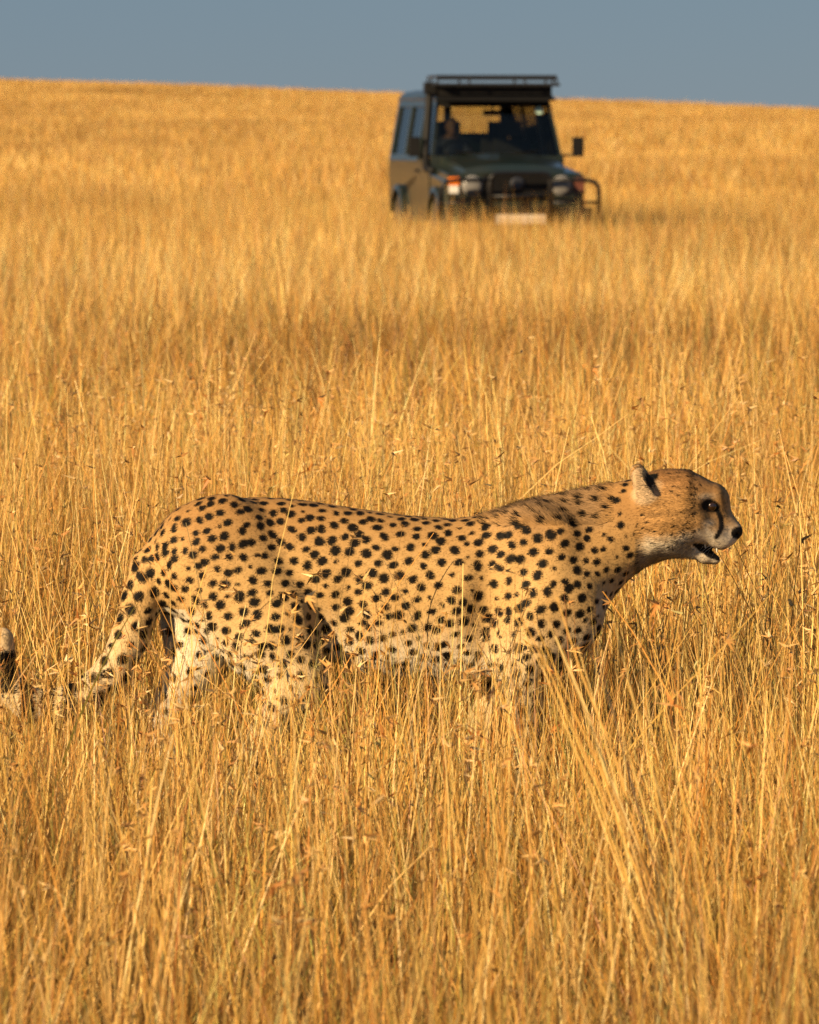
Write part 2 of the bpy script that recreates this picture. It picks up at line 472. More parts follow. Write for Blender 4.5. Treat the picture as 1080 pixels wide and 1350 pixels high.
        brow = np.exp(-(((px - 931) / 11) ** 2 + ((py - 653) / 4.5) ** 2))[:, None]; hc = hc * (1 - .7 * brow) + np.array([.72, .58, .40]) * .7 * brow
        und = np.exp(-(((px - 934) / 8) ** 2 + ((py - 688) / 4.5) ** 2))[:, None]; hc = hc * (1 - .6 * und) + np.array([.74, .60, .42]) * .6 * und
        bridge = (sstep(946, 960, px) * sstep(648, 662, py) * sstep(700, 690, py) * sstep(.02, .0, np.abs(y)))[:, None]
        hc = hc * (1 - .55 * bridge) + np.array([.20, .12, .06]) * .55 * bridge
        col = col * (1 - hd[:, None]) + hc * hd[:, None]
        # ear: pale rim and outside, dark back patch and inside
        e = (sstep(1.0, .72, np.hypot((px - 850) / 27, (py - 633) / 34)) * sstep(.045, .06, np.abs(y)))[:, None] * .8
        col = col * (1 - e) + np.array([.58, .42, .25]) * e
        ei = (np.hypot((px - 858) / 7, (py - 630) / 12) < 1) & (np.abs(y) > .045)
        col[ei] = np.array([.05, .035, .025])
        # tail: rings, then a white tip
        tl = (px < 150) & (py > 800)
        col[tl] = col[tl] * .5 + np.array([.66, .50, .30]) * .5
        ring = np.zeros(len(p), bool)
        for (cx, w) in ((95, 9), (67, 9), (40, 10)):
            ring |= tl & (np.abs(px - cx + 3 * noise3(p, 80, 9)) < w) & (py > 890)
        ring |= tl & (px < 25) & (py > 856) & (py < 910)
        # spots, soft at the edge
        lo_, hi_ = (.80, 1.12)
        k = sstep(hi_, lo_, f)[:, None]
        blk = np.array([.006, .0045, .003])
        col = col * (1 - k) + blk * k
        col[ring] = blk
        # tear line, eye rim, mouth and nose
        dk = np.zeros(len(p))
        tear = np.array([(942, 663), (946.5, 673), (951, 683), (951, 693), (947.5, 701), (944, 706)])
        for a, b2 in zip(tear[:-1], tear[1:]):
            ab = b2 - a; t = np.clip(((px - a[0]) * ab[0] + (py - a[1]) * ab[1]) / (ab @ ab), 0, 1)
            d = np.hypot(px - a[0] - t * ab[0], py - a[1] - t * ab[1]); dk = np.maximum(dk, sstep(4.8, 2.6, d))
        ex, ey = px - 936.5, py - 665.5; er = np.hypot((ex * .97 + ey * .25) / 13.0, (ey * .97 - ex * .25) / 9.0)
        dk = np.maximum(dk, sstep(1.12, .9, er))
        streak = np.hypot((px - 915 + .1 * 0) / 14, (py - 671 + (px - 915) * .22) / 2.2); dk = np.maximum(dk, .65 * sstep(1.3, .6, streak))
        nose = np.hypot((px - 973.5) / 9.5, (py - 702) / 8.5); dk = np.maximum(dk, sstep(1.1, .92, nose))
        mt = np.array([(915, 716), (925, 721), (938, 728), (955, 735)]); mw = [2.5, 5.5, 7.5, 6.5]
        for j in range(3):
            a, b2 = mt[j].astype(float), mt[j + 1].astype(float); ab = b2 - a
            t = np.clip(((px - a[0]) * ab[0] + (py - a[1]) * ab[1]) / (ab @ ab), 0, 1)
            d = np.hypot(px - a[0] - t * ab[0], py - a[1] - t * ab[1]); w = mw[j] + (mw[j + 1] - mw[j]) * t
            dk = np.maximum(dk, sstep(w + .8, w - .8, d))
        dk = dk * (px > 890)
        dk = dk[:, None]
        col = col * (1 - dk) + np.array([.010, .008, .007]) * dk
        return np.clip(col, 0, 1), dk[:, 0]
    col, dk = coat(V, N)
    me = np_mesh('cheetah_body', V, Q)
    add_attr(me, 'Col', 'FLOAT_COLOR', col)
    m_skin = bpy.data.materials.new('cheetah_coat'); nt, b, out = nodes(m_skin)
    at = nt.nodes.new('ShaderNodeAttribute'); at.attribute_name = 'Col'
    nz = nt.nodes.new('ShaderNodeTexNoise'); nz.inputs['Scale'].default_value = 260; nz.inputs['Detail'].default_value = 3
    tcn = nt.nodes.new('ShaderNodeTexCoord'); mp = nt.nodes.new('ShaderNodeMapping'); mp.inputs['Scale'].default_value = (.25, 1, 1)
    nt.links.new(tcn.outputs['Object'], mp.inputs['Vector']); nt.links.new(mp.outputs['Vector'], nz.inputs['Vector'])
    bpn = nt.nodes.new('ShaderNodeBump'); bpn.inputs['Strength'].default_value = .25; bpn.inputs['Distance'].default_value = .003
    nt.links.new(nz.outputs['Fac'], bpn.inputs['Height']); nt.links.new(bpn.outputs['Normal'], b.inputs['Normal'])
    nt.links.new(at.outputs['Color'], b.inputs['Base Color']); b.inputs['Roughness'].default_value = .7
    b.inputs['Specular IOR Level'].default_value = .15
    root = empty('cheetah', (0, D_CAT, 0))
    tag(root, 'spotted cheetah walking through dry grass with its mouth slightly open', 'cheetah')
    link_mesh('body', me, m_skin, root)

    # ---- fur: short hairs lying back along the body
    NF = 230000
    tri_area = np.linalg.norm(np.cross(V[Q[:, 1]] - V[Q[:, 0]], V[Q[:, 2]] - V[Q[:, 0]]), axis=1)
    cen = V[Q].mean(1); cpx = cen[:, 0] * PXM + 540; cpy = 1100 - cen[:, 2] * PXM
    fn = N[Q].mean(1)
    wgt = tri_area * np.where(fn[:, 1] > .35, .3, 1.0) * np.where(cpy > 960, .5, 1.0) * np.where(cpx > 840, 2.4, 1.0)
    qi = rg.choice(len(Q), NF, p=wgt / wgt.sum())
    u, v = rg.uniform(size=(2, NF, 1))
    q = Q[qi]
    root_p = (V[q[:, 0]] * (1 - u) + V[q[:, 1]] * u) * (1 - v) + (V[q[:, 3]] * (1 - u) + V[q[:, 2]] * u) * v
    n = N[q].mean(1); n /= np.linalg.norm(n, axis=1, keepdims=True)
    hx, hyp = region(root_p)
    cf, dkf = coat(root_p, n, 1)
    flow = np.stack([np.full(NF, -1.0), np.zeros(NF), np.full(NF, -.35)], 1)
    lg = (hyp > 860) | ((hx < 205) & (hyp > 740)); flow[lg] = (-.35, 0, -1)
    bl = (hx < 150) & (hyp > 880); flow[bl] = (-1, 0, -.15)
    hd = hx > 842; flow[hd] = (-1, 0, -.12)
    mnm = (hx > 636) & (hx < 812) & (hyp < 690) & (n[:, 2] > .25); flow[mnm] = (-.9, 0, .30)
    flow += rg.normal(0, .16, (NF, 3)); flow[:, 2] += .45 * noise3(root_p, 28, 51); flow[:, 1] += .3 * noise3(root_p, 33, 52)
    flow -= n * (flow * n).sum(1)[:, None]; flow /= np.maximum(np.linalg.norm(flow, axis=1, keepdims=True), 1e-6)
    L = rg.uniform(.0055, .0095, NF); L[hd] *= 1.35; L[hx > 918] *= .5; L[hx > 962] *= .45
    belly = (hyp > 860) & (n[:, 2] < -.1) & (hx > 420) & (hx < 800); L[belly] *= 1.5
    L[mnm] *= rg.uniform(1.7, 3.2, mnm.sum()); L[bl] *= 1.6
    crown_n = hd & (hx < 880) & (hyp > 690); L[crown_n] *= 1.4
    L[dkf > .5] *= .35
    lift = rg.uniform(.12, .48, NF); lift[mnm] = rg.uniform(.3, .7, mnm.sum())
    d = flow + n * lift[:, None]; d /= np.linalg.norm(d, axis=1, keepdims=True)
    side = np.cross(d, n); side /= np.maximum(np.linalg.norm(side, axis=1, keepdims=True), 1e-6)
    wd = (rg.uniform(.0008, .0014, NF) * np.where(hd, 1.0, 1))[:, None]
    base = root_p - n * .0012
    tip = base + d * L[:, None] + rg.normal(0, .0006, (NF, 3))
    FV = np.stack([base - side * wd, base + side * wd, tip], 1).reshape(-1, 3)
    FT = np.arange(NF * 3).reshape(-1, 3)
    cf = np.clip(cf * (np.where(hd, rg.uniform(.50, 1.36, NF), rg.uniform(.72, 1.2, NF)) * (1 + .16 * noise3(root_p * np.array([.35, 1, 1]), 190, 41) + .10 * noise3(root_p, 45, 42)))[:, None], 0, 1)
    fme = np_mesh('cheetah_fur', FV, FT, smooth=False)
    add_attr(fme, 'Col', 'FLOAT_COLOR', np.repeat(cf, 3, axis=0))
    sn = n * .85 + np.cross(side, d) * np.sign((np.cross(side, d) * n).sum(1))[:, None] * .25 + rg.normal(0, .13, (NF, 3))
    sn /= np.linalg.norm(sn, axis=1, keepdims=True)
    add_attr(fme, 'skin_normal', 'FLOAT_VECTOR', np.repeat(sn, 3, axis=0))
    m_fur = bpy.data.materials.new('cheetah_fur'); nt, b, out = nodes(m_fur)
    at = nt.nodes.new('ShaderNodeAttribute'); at.attribute_name = 'Col'; an = nt.nodes.new('ShaderNodeAttribute'); an.attribute_name = 'skin_normal'
    nt.links.new(at.outputs['Color'], b.inputs['Base Color']); nt.links.new(an.outputs['Vector'], b.inputs['Normal'])
    b.inputs['Roughness'].default_value = .6; b.inputs['Specular IOR Level'].default_value = .08
    tag(link_mesh('fur', fme, m_fur, root), kind='stuff')

    # ---- eyes, teeth, whiskers
    m_eye = plain('dark_amber_eye', (.022, .010, .004), .04, coat=1.0)
    nt, b, _ = nodes(m_eye)
    m_tooth = plain('tooth', (.78, .72, .58), .25); m_wh = plain('whisker', (.8, .74, .62), .4)
    for s in (-1, 1):
        bm = bmesh.new(); bmesh.ops.create_uvsphere(bm, u_segments=20, v_segments=14, radius=.0118)
        em = bpy.data.meshes.new('eye'); bm.to_mesh(em); bm.free(); em.polygons.foreach_set('use_smooth', [True] * len(em.polygons))
        e = link_mesh('eye', em, m_eye, root); e.location = P(938, 666, s * .0385)
        for (tx_, ty_, ln, yy) in ((930, 719, .0085, .030), (945.5, 724, .0135, .024)):
            bm = bmesh.new(); bmesh.ops.create_cone(bm, segments=8, radius1=.0032, radius2=.0006, depth=ln, cap_ends=True)
            tm = bpy.data.meshes.new('tooth'); bm.to_mesh(tm); bm.free()
            t = link_mesh('tooth', tm, m_tooth, root); t.rotation_euler = (math.pi, 0, 0)
            t.location = P(tx_, ty_, s * yy)
        bm = bmesh.new()
        r3 = random.Random(5)
        for k in range(9):
            p0 = Vector(P(946 + r3.uniform(-7, 7), 709 + r3.uniform(-7, 7), s * .034))
            dr = Vector((-.55 + r3.uniform(-.2, .2), s * .8, r3.uniform(-.35, .1))).normalized()
            prev = None
            for j in range(5):
                t = j / 4; pt = p0 + dr * (.075 * t) + Vector((0, 0, -.02 * t * t)); w = .0004 * (1 - .8 * t)
                a, b2 = bm.verts.new(pt + Vector((0, 0, w))), bm.verts.new(pt - Vector((0, 0, w)))
                if prev: bm.faces.new((prev[0], prev[1], b2, a))
                prev = (a, b2)
        wm = bpy.data.meshes.new('whiskers'); bm.to_mesh(wm); bm.free(); link_mesh('whiskers', wm, m_wh, root)
    return root
build_cheetah()

# ------------------------------------------------------------------ grass
PAL = np.array([(.66, .41, .112), (.76, .525, .180), (.55, .295, .066), (.38, .160, .036), (.60, .325, .072), (.34, .29, .070), (.82, .62, .26)])
PALW = np.array([.24, .15, .20, .13, .16, .05, .07]); PALW = PALW / PALW.sum()

def ribbons(root, direc, bend, length, width, col, seg=4, orient=None, rg=None, taper=1.0, kink=0.0):
    """flat curved blades. root (n,3), direc unit (n,3), bend (n,3): tip displacement, returns verts, quads, colours"""
    n = len(root)
    t = np.linspace(0, 1, seg + 1)[None, :, None]
    c = root[:, None] + direc[:, None] * length[:, None, None] * t + bend[:, None] * t ** 2
    if kink: c[:, 1:-1] += rg.normal(0, kink, (n, seg - 1, 3)) * length[:, None, None]
    if orient is None:
        a = rg.uniform(0, np.pi, n); orient = np.stack([np.cos(a), np.sin(a), 0 * a], 1)
    tw = width[:, None, None] * .5 * (1 - taper * t ** 1.6 * .92)
    A = c - orient[:, None] * tw; B = c + orient[:, None] * tw
    V = np.stack([A, B], 2).reshape(-1, 3)
    k = (np.arange(n)[:, None] * (seg + 1) + np.arange(seg)[None]).ravel() * 2
    F = np.stack([k, k + 1, k + 3, k + 2], 1)
    return V, F, np.repeat(col, (seg + 1) * 2, axis=0)

class Parts:
    def __init__(s): s.V, s.F, s.C, s.n = [], [], [], 0
    def add(s, V, F, C): s.V.append(V); s.F.append(F + s.n); s.C.append(C); s.n += len(V)
    def mesh(s, name, mat):
        me = np_mesh(name, np.concatenate(s.V), np.concatenate(s.F), smooth=False)
        add_attr(me, 'Col', 'FLOAT_COLOR', np.concatenate(s.C)); me.materials.append(mat); return me

def pick(rg, n, w=PALW, var=.16):
    c = PAL[rg.choice(len(PAL), n, p=w)] * rg.uniform(1 - var, 1 + var, (n, 1)); return np.clip(c * rg.uniform(.95, 1.05, (n, 3)), 0, .85)

def blades(pt, rg, n, rad, h0, h1, w0, w1, lean=.22, seg=4, droop=.5, flatp=.0):
    r = rad * np.sqrt(rg.uniform(size=n)); a = rg.uniform(0, 2 * np.pi, n)
    root = np.stack([r * np.cos(a), r * np.sin(a), np.full(n, -.03)], 1)
    L = rg.uniform(h0, h1, n) ** 1.0
    la = rg.uniform(0, 2 * np.pi, n); lm = np.abs(rg.normal(0, lean, n))
    fl = rg.uniform(size=n) < flatp; lm[fl] = rg.uniform(.6, 1.6, fl.sum())
    d = np.stack([np.cos(la) * lm, np.sin(la) * lm, np.ones(n)], 1); d /= np.linalg.norm(d, axis=1, keepdims=True)
    b = np.stack([np.cos(la + rg.normal(0, .6, n)), np.sin(la + rg.normal(0, .6, n)), -rg.uniform(.1, .7, n)], 1) * (L * droop * np.abs(rg.normal(0, .45, n)))[:, None]
    pt.add(*ribbons(root, d, b, L, rg.uniform(w0, w1, n), pick(rg, n), seg, rg=rg, kink=.006))

def stalks(pt, rg, n, rad, h0, h1, w0, w1, heads=True, lean=.13, seg=6):
    """flowering culms with drooping reddish seed heads"""
    r = rad * np.sqrt(rg.uniform(size=n)); a = rg.uniform(0, 2 * np.pi, n)
    root = np.stack([r * np.cos(a), r * np.sin(a), np.full(n, -.03)], 1)
    L = rg.uniform(h0, h1, n); la = rg.uniform(0, 2 * np.pi, n); lm = np.abs(rg.normal(0, lean, n))
    d = np.stack([np.cos(la) * lm, np.sin(la) * lm, np.ones(n)], 1); d /= np.linalg.norm(d, axis=1, keepdims=True)
    b = np.stack([np.cos(la), np.sin(la), -.45 * np.ones(n)], 1) * (L * rg.uniform(.0, .16, n))[:, None]
    w = np.array([.3, .3, .2, .08, .1, .02, .1]); w /= w.sum()
    pt.add(*ribbons(root, d, b, L, rg.uniform(w0, w1, n), pick(rg, n, w), seg, rg=rg, taper=.6, kink=.004))
    if not heads: return
    red = np.array([(.56, .305, .095), (.46, .22, .066), (.64, .40, .145), (.36, .18, .07), (.74, .54, .26)])
    for i in range(n):
        if rg.uniform() < .45: continue
        nh = rg.integers(2, 6)
        ts = np.sort(rg.uniform(.66, 1.0, nh)); ts[-1] = 1.0
        base = root[i] + d[i] * L[i] * ts[:, None] + b[i] * (ts ** 2)[:, None]
        for j in range(nh):
            m = rg.integers(3, 7)
            sa = rg.uniform(0, 2 * np.pi); hang = np.array([np.cos(sa) * .8, np.sin(sa) * .8, rg.uniform(-.7, .7)])
            foot = base[j] + hang * rg.uniform(.002, .022)
            if rg.uniform() < .7:
                pt.add(*ribbons(base[j][None], (hang / np.linalg.norm(hang))[None], np.zeros((1, 3)), np.array([np.linalg.norm(foot - base[j]) + .002]), np.array([.0012]), red[None, 2], 1, rg=rg, taper=0))
            dd = hang[None] * .7 + rg.normal(0, .45, (m, 3)); dd /= np.linalg.norm(dd, axis=1, keepdims=True)
            ll = rg.uniform(.014, .034, m)
            cc = red[rg.choice(5, m, p=[.34, .17, .28, .03, .18])] * rg.uniform(.8, 1.2, (m, 1))
            oo = rg.normal(size=(m, 3)); oo -= dd * (oo * dd).sum(1)[:, None]; oo /= np.linalg.norm(oo, axis=1, keepdims=True)
            pt.add(*ribbons(foot[None] + np.zeros((m, 3)), dd, rg.normal(0, .003, (m, 3)), ll, rg.uniform(.004, .0078, m), cc, 2, orient=oo, rg=rg))
            if rg.uniform() < .3:      # dark bent awns
                k = rg.integers(1, 4); da = hang[None] + rg.normal(0, .5, (k, 3)); da /= np.linalg.norm(da, axis=1, keepdims=True)
                pt.add(*ribbons(foot[None] + np.zeros((k, 3)), da, rg.normal(0, .012, (k, 3)), rg.uniform(.025, .05, k), np.full(k, .0011), np.tile([[.34, .19, .075]], (k, 1)), 2, rg=rg))

m_grass = bpy.data.materials.new('dry_grass'); nt, b, out = nodes(m_grass)
at = nt.nodes.new('ShaderNodeAttribute'); at.attribute_name = 'Col'
ti = nt.nodes.new('ShaderNodeAttribute'); ti.attribute_type = 'INSTANCER'; ti.attribute_name = 'tint'
mu = nt.nodes.new('ShaderNodeMix'); mu.data_type = 'RGBA'; mu.blend_type = 'MULTIPLY'; mu.inputs['Factor'].default_value = 1
nt.links.new(at.outputs['Color'], mu.inputs['A']); nt.links.new(ti.outputs['Color'], mu.inputs['B'])
b.inputs['Roughness'].default_value = .45; b.inputs['Specular IOR Level'].default_value = .3
tr = nt.nodes.new('ShaderNodeBsdfTranslucent'); ms = nt.nodes.new('ShaderNodeMixShader'); ms.inputs[0].default_value = .14
nt.links.new(mu.outputs['Result'], b.inputs['Base Color']); nt.links.new(mu.outputs['Result'], tr.inputs['Color'])
nt.links.new(b.outputs[0], ms.inputs[1]); nt.links.new(tr.outputs[0], ms.inputs[2]); nt.links.new(ms.outputs[0], out.inputs['Surface'])

geo = nt.nodes.new('ShaderNodeNewGeometry'); pn = nt.nodes.new('ShaderNodeTexNoise'); pn.inputs['Scale'].default_value = .55; pn.inputs['Detail'].default_value = 5
nt.links.new(geo.outputs['Position'], pn.inputs['Vector'])
pr = nt.nodes.new('ShaderNodeValToRGB'); pr.color_ramp.elements[0].position = .30; pr.color_ramp.elements[1].position = .70
pr.color_ramp.elements[0].color = (.74, .66, .56, 1); pr.color_ramp.elements[1].color = (1.16, 1.18, 1.22, 1)
nt.links.new(pn.outputs['Fac'], pr.inputs['Fac'])
mv = nt.nodes.new('ShaderNodeMix'); mv.data_type = 'RGBA'; mv.blend_type = 'MULTIPLY'; mv.inputs['Factor'].default_value = 1; mv.name = 'vary'
nt.links.new(mu.outputs['Result'], mv.inputs['A']); nt.links.new(pr.outputs['Color'], mv.inputs['B'])
nt.links.new(mv.outputs['Result'], b.inputs['Base Color']); nt.links.new(mv.outputs['Result'], tr.inputs['Color'])
m_grass_plain = m_grass.copy(); m_grass_plain.name = 'dry_grass_standing'
ntp = m_grass_plain.node_tree; mun = [q for q in ntp.nodes if q.type == 'MIX' and q.name != 'vary'][0]
for l in list(mun.inputs['B'].links): ntp.links.remove(l)
mun.inputs['B'].default_value = (1, 1, 1, 1)

def tile_collection(name, n, fn):
    """square grass tiles in a collection that is only instanced, never linked to the scene itself"""
    c = bpy.data.collections.new(name)
    for i in range(n):
        pt = Parts(); fn(pt, rng_(1000 + i * 17 + sum(map(ord, name))))
        o = bpy.data.objects.new('%s_%02d' % (name, i), pt.mesh(name, m_grass)); c.objects.link(o)
    return c

def scatter(name, coll, nvar, pos, rot, scl, tint, label):
    me = bpy.data.meshes.new(name); me.vertices.add(len(pos)); me.vertices.foreach_set('co', np.asarray(pos, np.float32).ravel())
    rg = rng_(len(pos))
    add_attr(me, 'rot', 'FLOAT_VECTOR', rot); add_attr(me, 'scl', 'FLOAT_VECTOR', scl); add_attr(me, 'tintp', 'FLOAT_COLOR', tint)
    a = me.attributes.new('idx', 'INT', 'POINT'); a.data.foreach_set('value', rg.integers(0, nvar, len(pos)).astype(np.int32))
    ng = bpy.data.node_groups.new(name, 'GeometryNodeTree')
    ng.interface.new_socket('Geometry', in_out='INPUT', socket_type='NodeSocketGeometry')
    ng.interface.new_socket('Geometry', in_out='OUTPUT', socket_type='NodeSocketGeometry')
    N_ = ng.nodes; gi = N_.new('NodeGroupInput'); go = N_.new('NodeGroupOutput')
    ci = N_.new('GeometryNodeCollectionInfo'); ci.inputs['Collection'].default_value = coll
    ci.inputs['Separate Children'].default_value = True; ci.inputs['Reset Children'].default_value = True
    ip = N_.new('GeometryNodeInstanceOnPoints'); ip.inputs['Pick Instance'].default_value = True
    def na(nm, ty):
        q = N_.new('GeometryNodeInputNamedAttribute'); q.data_type = ty; q.inputs['Name'].default_value = nm
        return [s for s in q.outputs if s.enabled][0]
    er = N_.new('FunctionNodeEulerToRotation')
    ng.links.new(na('rot', 'FLOAT_VECTOR'), er.inputs[0]); ng.links.new(er.outputs[0], ip.inputs['Rotation'])
    ng.links.new(na('scl', 'FLOAT_VECTOR'), ip.inputs['Scale']); ng.links.new(na('idx', 'INT'), ip.inputs['Instance Index'])
    ng.links.new(gi.outputs[0], ip.inputs['Points']); ng.links.new(ci.outputs[0], ip.inputs['Instance'])
    st = N_.new('GeometryNodeStoreNamedAttribute'); st.data_type = 'FLOAT_COLOR'; st.domain = 'INSTANCE'; st.inputs['Name'].default_value = 'tint'
    ng.links.new(ip.outputs[0], st.inputs['Geometry'])
    ng.links.new(na('tintp', 'FLOAT_COLOR'), [s for s in st.inputs if s.name == 'Value' and s.enabled][0])
    ng.links.new(st.outputs[0], go.inputs[0])
    o = link_mesh(name, me); mo = o.modifiers.new('tufts', 'NODES'); mo.node_group = ng
    tag(o, label, 'grass', kind='stuff')
    return o

def wave(x, y, s, seed):
    r2 = rng_(seed); o = 0
    for k in range(7):
        a = r2.uniform(0, 6.28); f = s * r2.uniform(.5, 2.2); o = o + np.sin(f * (x * np.cos(a) + y * np.sin(a)) + r2.uniform(0, 6.28))
    return o / 3.2

def tints(p, rg, amp=.14, rnd=.07):
    x, y = p[:, 0], p[:, 1]
    patch = wave(x, y * .8, .5, 3) * .5 + wave(x, y * .5, .12, 4) * .5
    v = 1 + amp * np.clip(patch, -1, 1) + rg.normal(0, rnd, len(p))
    pale = np.exp(-((y - 46 + 2.2 * wave(x, y, .4, 12)) / 9.5) ** 2)                      # a stand of paler grass
    dark = np.exp(-((y - 31.5 + 1.6 * wave(x, y, .6, 13)) / 3.6) ** 2) * (.25 + .75 * sstep(-1.8, .8, x + .8 * wave(x, y, .5, 14)))   # a darker, browner strip
    t = np.stack([v, v * (1 + .03 * patch), v * (1 + .06 * patch)], 1)
    t = t * (1 + pale[:, None] * np.array([.10, .18, .38]))
    t = t * (1 - dark[:, None] * np.array([.40, .47, .50]))
    if rnd > .03:
        t[rg.uniform(size=len(p)) < .06] *= np.array([.82, 1.0, .9])                      # a few still greenish
        o = rg.uniform(size=len(p)) < .10; t[o] *= np.array([.90, .70, .55])              # reddish tufts
    return np.clip(t, .2, 1.5)

def body_strip(x, y):      # where the cheetah stands or its tail lies: only low grass
    return (np.abs(y - D_CAT) < .15) & (x > -.62) & (x < .50) | (np.abs(y - D_CAT + .03) < .09) & (x > -1.0) & (x < -.5)

# ---- the near stand, grown leaf by leaf into one mesh
rg = rng_(77)
Y0, Y1 = 4.4, 20.0
def wedge(n, rg, y0=Y0, y1=Y1, m=.95):
    w0, w1 = .072 * y0 + m, .072 * y1 + m
    u = rg.uniform(size=n); w = np.sqrt(w0 ** 2 + u * (w1 ** 2 - w0 ** 2)); y = y0 + (w - w0) / .072
    return rg.uniform(-1, 1, n) * w, y
near = Parts()
NT = 3100                                          # tufts
tx_, ty_ = wedge(NT, rg)
NB = 60000
k = rg.integers(0, NT, NB); loose = rg.uniform(size=NB) < .45
lx, ly = wedge(NB, rg)
bx = np.where(loose, lx, tx_[k] + rg.normal(0, .045, NB)); by = np.where(loose, ly, ty_[k] + rg.normal(0, .045, NB))
hs = 1 + .14 * wave(bx, by, 1.5, 21)
culm = rg.uniform(size=NB) < .38
front = sstep(10.6, 11.6, by) * (1 - sstep(12.5, 12.8, by))
L = np.where(culm, rg.uniform(.48, .82, NB) * (1 - .10 * front), .29 + .43 * rg.beta(1.7, 1.4, NB)) * hs
hz_ = (bx > -.75) & (bx < -.12) & (by > 10.8) & (by < 12.6); L[hz_] *= .80
bs = body_strip(bx, by); L[bs] = np.minimum(L[bs], rg.uniform(.36, .55, bs.sum()))
tz = (bx < -.60) & (by > 11.3) & (by < 12.5); L[tz] = np.minimum(L[tz], rg.uniform(.22, .42, tz.sum()) + .1 * (12.5 - by[tz]))
la = rg.uniform(0, 2 * np.pi, NB); lm = np.abs(rg.normal(0, np.where(culm, .23, .30), NB))
fl = rg.uniform(size=NB) < .13; lm[fl] = rg.uniform(.5, 1.7, fl.sum())
d = np.stack([np.cos(la) * lm, np.sin(la) * lm, np.ones(NB)], 1); d /= np.linalg.norm(d, axis=1, keepdims=True)
bb = np.stack([np.cos(la + rg.normal(0, .6, NB)), np.sin(la + rg.normal(0, .6, NB)), -rg.uniform(.1, .7, NB)], 1) * (L * np.where(culm, .16, .5) * np.abs(rg.normal(0, .42, NB)))[:, None]
tt = tints(np.stack([bx, by], 1), rg, .12, .05) * np.where(loose, 1, rg.uniform(.86, 1.12, NT)[k])[:, None]
wp = np.array([.32, .27, .13, .04, .09, .04, .11]); wl = np.array([.15, .04, .22, .30, .16, .12, .01])
cc = np.where(culm[:, None], pick(rg, NB, wp / wp.sum(), .14), pick(rg, NB, wl / wl.sum(), .28) * .9) * tt
ww = np.where(culm, rg.uniform(.0024, .0050, NB), np.where(rg.uniform(size=NB) < .10, rg.uniform(.005, .0075, NB), rg.uniform(.0022, .0046, NB)))
near.add(*ribbons(np.stack([bx, by, ground_z(bx, by) - .03], 1), d, bb, L, ww, cc, 4, rg=rg, kink=.004))
o = link_mesh('savanna_grass', near.mesh('savanna_grass', m_grass_plain)); tag(o, 'tangle of dry golden grass around the walking cheetah', 'grass', kind='stuff')

# ---- long broken stalks lying across the stand
nbk = 170
xk, yk = wedge(nbk, rg, 8.6, 17.5); ok = ~((yk > 11.9) & (yk < 13.1) & (np.abs(xk) < 1.1)); xk, yk = xk[ok], yk[ok]; nbk = len(xk)
ang = rg.uniform(0, 2 * np.pi, nbk); el = rg.uniform(.15, 1.05, nbk)
dk_ = np.stack([np.cos(ang) * np.cos(el), .5 * np.sin(ang) * np.cos(el), np.sin(el)], 1); dk_ /= np.linalg.norm(dk_, axis=1, keepdims=True)
Lk = rg.uniform(.45, .95, nbk); wk = np.array([.3, .34, .06, 0, .08, .04, .18])
lying = Parts()
lying.add(*ribbons(np.stack([xk, yk, ground_z(xk, yk) + rg.uniform(.0, .34, nbk)], 1), dk_, np.stack([0 * xk, 0 * xk, -Lk * rg.uniform(.02, .28, nbk)], 1), Lk, rg.uniform(.0028, .0058, nbk), pick(rg, nbk, wk / wk.sum(), .12), 6, rg=rg, taper=.7, kink=.004))
o = link_mesh('broken_stalks', lying.mesh('broken_stalks', m_grass_plain)); tag(o, 'pale broken stalks lying slantwise across the standing grass', 'grass', kind='stuff')

# ---- tall flowering stalks
kinds = []
for i in range(40):
    q = Parts(); stalks(q, rng_(500 + i), 1, .0, .56, .92, .0022, .0038, lean=.21)
    kinds.append((np.concatenate(q.V), np.concatenate(q.F), np.concatenate(q.C)))
NS = 5200
sx_, sy_ = wedge(NS, rg, 7.6, 22.5)
dens = np.where(sy_ < D_CAT, .80, .95) * np.clip(.75 + .5 * wave(sx_, sy_, 1.8, 31), .2, 1.2)
cat = (sx_ > -.55) & (sx_ < .78) & (sy_ > 8.2) & (sy_ < D_CAT); dens[cat] *= 1.25
keep = (rg.uniform(size=NS) < dens) & ~body_strip(sx_, sy_)
tall = Parts(); sx_, sy_ = sx_[keep], sy_[keep]; tt = tints(np.stack([sx_, sy_], 1), rg, .1)
for x_, y_, t_ in zip(sx_, sy_, tt):
    V, F, C = kinds[rg.integers(0, 40)]
    a = rg.uniform(0, 6.28); c_, s_ = math.cos(a), math.sin(a); sc = rg.uniform(.74, 1.06) * (.93 if y_ < D_CAT else 1.0)
    W = np.stack([(V[:, 0] * c_ - V[:, 1] * s_) * sc + x_, (V[:, 0] * s_ + V[:, 1] * c_) * sc + y_, V[:, 2] * sc + float(ground_z(x_, y_))], 1)
    tall.add(W, F, C * t_)
o = link_mesh('seed_stalks', tall.mesh('seed_stalks', m_grass_plain)); tag(o, 'tall thin stalks with reddish seed heads rising above the grass', 'grass', kind='stuff')

